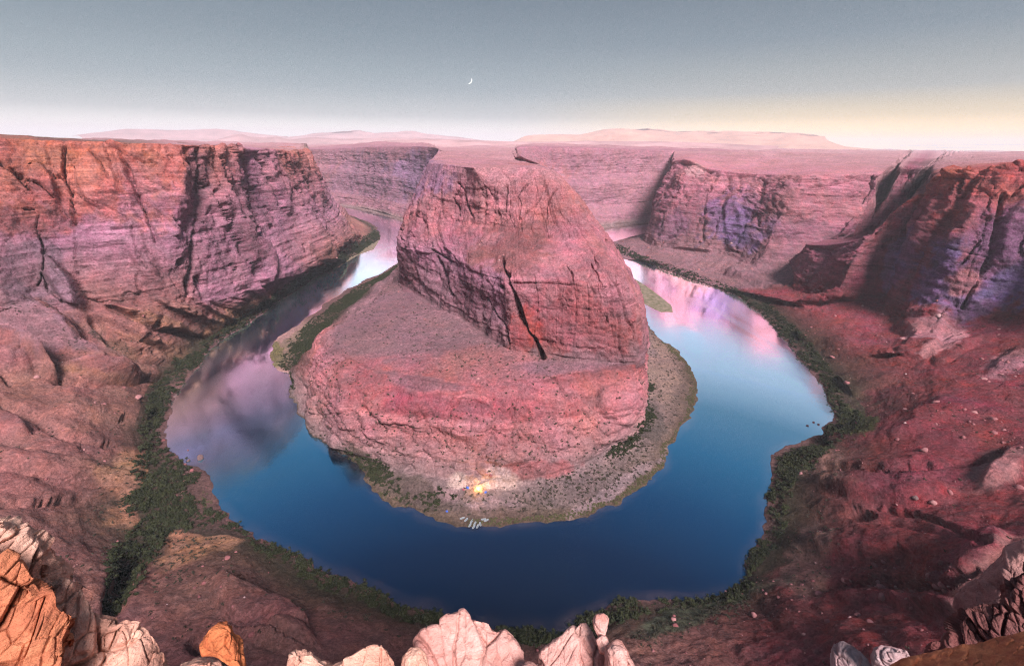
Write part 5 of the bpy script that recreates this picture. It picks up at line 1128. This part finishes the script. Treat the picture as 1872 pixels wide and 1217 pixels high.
def make_raft(label, loc, rz, s=1.0):
    t = empty('raft', loc, rz); t.scale = (s, s, s)
    for sg in (-1, 1):
        link('side_tube', tube_mesh('side_tube', [(-3.1, 0, .75), (-2.7, .55 * sg, .5), (-1.8, .85 * sg, .38), (1.8, .85 * sg, .38), (2.7, .55 * sg, .5), (3.1, 0, .75)], .34, M_WHITE if sg > 0 else M_TUBE), t)
    link('floor', box_mesh('floor', (0, 0, .2), (4.4, 1.4, .1), M_DECK), t)
    for x in (-1.2, .3, 1.4): link('thwart', box_mesh('thwart', (x, 0, .5), (.35, 1.3, .25), M_TUBE), t)
    tag(t, label, 'raft', 'rafts pulled up on the beach'); return t
rf = [(845, 947, .4), (852, 950, 1.0), (862, 953, 1.2), (859, 960, 1.2), (866, 963, 1.15), (873, 962, 1.3), (868, 957, 1.2), (878, 958, 1.8), (884, 949, .2), (889, 951, .5)]
rl = ['westmost raft, lying sideways at the sandy edge', 'raft just right of the sideways one, nose inland', 'inland raft in the middle of the row on the beach', 'leftmost raft of the row with its tail at the water', 'raft at the waterside in the middle of the row', 'raft at the waterside nearest the grass edge', 'raft wedged between the inland one and the waterside row', 'raft standing slightly apart to the right of the row', 'small raft lying inland, left of the last pair', 'last raft to the right, lying inland by the sage']
for k, (a, b, rz) in enumerate(rf):
    g = ground(a, b, INN); p = pz(a, b, max(.9, g[2])); make_raft(rl[k], p, rz, .68)
def make_tent(label, loc, rz, mat, s):
    t = empty('tent', loc, rz); t.scale = (s, s, s)
    n = 14; V = []; F = []
    for j in range(5):
        ph = j / 4 * math.pi / 2
        for i in range(n): a = 2 * math.pi * i / n; V.append((1.6 * math.cos(a) * math.cos(ph) ** .8, 1.2 * math.sin(a) * math.cos(ph) ** .8, 1.35 * math.sin(ph)))
    for j in range(4):
        for i in range(n): F.append((j * n + i, j * n + (i + 1) % n, (j + 1) * n + (i + 1) % n, (j + 1) * n + i))
    link('canopy', new_mesh('canopy', V, F, mat), t); link('door_flap', new_mesh('door_flap', [(1.62, -.5, 0), (1.62, .5, 0), (1.15, .25, 1.0), (1.15, -.25, 1.0)], [(0, 1, 2, 3)], M_DECK, False), t)
    link('tent_pole', tube_mesh('tent_pole', [(-1.65, 0, 0), (-1.2, 0, 1.0), (0, 0, 1.42), (1.2, 0, 1.0), (1.65, 0, 0)], .03, M_DECK, 5), t)
    tag(t, label, 'tent'); return t
for (a, b, mt, s, lab) in ((851, 897, M_RED, .8, 'small maroon tent left of the fire, beside the blue one'), (857, 896, M_BLUE, 1.1, 'bright blue tent on the sand left of the fire'), (893, 904, M_BLUE, .9, 'blue tent at the right edge of the firelight'), (829, 935, M_BLUE, .8, 'small blue shelter by the path above the rafts')):
    g = ground(a, b, INN); make_tent(lab, tuple(g), a, mt, s)
fg = ground(879, 901, INN)
fire = empty('campfire', (fg[0], fg[1], fg[2]))
for k in range(5):
    a = k * 1.26; link('log', tube_mesh('log', [(math.cos(a) * 1.3, math.sin(a) * 1.3, .1), (0.05, .02, .75)], .13, M_WOOD, 6), fire)
for k in range(9):
    a = k * .7; o = link('hearth_stone', PEB := stone_mesh('hearth_stone', M_STN, 300 + k, 1, .8), fire); o.location = (math.cos(a) * 1.7, math.sin(a) * 1.7, .15); o.scale = (.3,) * 3
for k in range(7):
    a = k * .9; h = .8 + (k * 37 % 5) * .2; x, y = math.cos(a) * .55 * (k > 0), math.sin(a) * .55 * (k > 0)
    link('flame', tube_mesh('flame', [(x, y, .2), (x * 1.1 + .1, y * 1.1, .5 + .2 * h), (x * .7 - .1, y * .7, .3 + .6 * h), (x * .5, y * .5 + .05, .4 + h)], [.28, .42, .22, .02], M_FLAME, 7), fire)
tag(fire, 'blazing campfire lighting the pale sand at the foot of the butte', 'campfire')
for k, (dx, dy, dz, e) in enumerate(((0, 0, 2.4, 9000),)):
    l_ = bpy.data.lights.new('fire_glow', 'POINT'); l_.energy = e; l_.color = (1.0, .50, .10); l_.shadow_soft_size = 1.2
    lo = bpy.data.objects.new('fire_glow', l_); COL.objects.link(lo); lo.location = (fg[0] + dx, fg[1] + dy, fg[2] + dz)

# ------------------------------------------------------------------ moon, clouds
def moon():
    D = 90000.0; c = np.array(pd(857.5, 147, D)); R_ = D / FOC * 4.8
    f = np.array(c - [0, 0, CAMH]); f /= np.linalg.norm(f); rt = np.cross(f, [0, 0, 1]); rt /= np.linalg.norm(rt); up = np.cross(rt, f)
    tl = math.radians(-38); e1 = rt * math.cos(tl) + up * math.sin(tl); e2 = -rt * math.sin(tl) + up * math.cos(tl)
    V = []; F = []; n, k = 24, 5
    for i in range(n + 1):
        a = math.pi * (i / n - .5)
        for j in range(k + 1):
            g = -1.0 + 2 * j / k; wid = (0.70 + .30 * (j / k)) if True else 0
            x = math.cos(a) * wid; d_ = math.sqrt(max(0, 1 - x * x - math.sin(a) ** 2)); V.append(c + (e1 * x + e2 * math.sin(a) - f * d_) * R_)
    for i in range(n):
        for j in range(k): F.append((i * (k + 1) + j, (i + 1) * (k + 1) + j, (i + 1) * (k + 1) + j + 1, i * (k + 1) + j + 1))
    m = simple('moonlit_surface', (.8, .82, .82), 1.0, (.78, .88, .93), .42)
    tag(link('moon', new_mesh('moon', V, F, m)), 'thin white crescent moon in the sky above the butte', 'moon')
moon()
def cloud(px0, px1, py, th, label):
    D = 80000.0; n = 60; V = []; F = []; k = 8
    for i in range(n + 1):
        t = i / n; px = px0 + (px1 - px0) * t; env = math.sin(math.pi * t) ** .5; c = np.array(pd(px, py, D)); h = th * env * (0.6 + .4 * math.sin(px * .31) * math.sin(px * .11 + py)) * D / FOC + 1
        for j in range(k): a = 2 * math.pi * j / k; V.append(c + [0, math.cos(a) * h * 3, math.sin(a) * h])
    for i in range(n):
        for j in range(k): F.append((i * k + j, (i + 1) * k + j, (i + 1) * k + (j + 1) % k, i * k + (j + 1) % k))
    tag(link('cloud', new_mesh('cloud', V, F, M_CLOUD)), label, 'cloud')
M_CLOUD = simple('cloud_vapour', (.60, .50, .52), 1.0)
cloud(1640, 1735, 266, .8, 'upper left thin mauve cloud streak near the right horizon')
cloud(1755, 1900, 264.5, .7, 'upper right thin cloud streak running out of the frame')
cloud(1690, 1790, 270, .6, 'lower thin cloud streak between the two upper ones')

# ------------------------------------------------------------------ the air
def haze(density):
    V = [(x, y, z) for x in (-33000, 33000) for y in (-34000, 34000) for z in (-64.0, 900.0)]
    F = [(0, 1, 3, 2), (4, 6, 7, 5), (0, 4, 5, 1), (2, 3, 7, 6), (0, 2, 6, 4), (1, 5, 7, 3)]
    m = bpy.data.materials.new('haze_air'); m.use_nodes = True; t = m.node_tree; t.nodes.clear()
    o = t.nodes.new('ShaderNodeOutputMaterial'); v = t.nodes.new('ShaderNodeVolumePrincipled'); v.inputs['Density'].default_value = density; v.inputs['Color'].default_value = (.86, .93, 1.0, 1); v.inputs['Anisotropy'].default_value = 0.0
    t.links.new(v.outputs[0], o.inputs['Volume'])
    tag(link('haze', new_mesh('haze', V, F, m, False)), kind='stuff')
haze(5.2e-5)
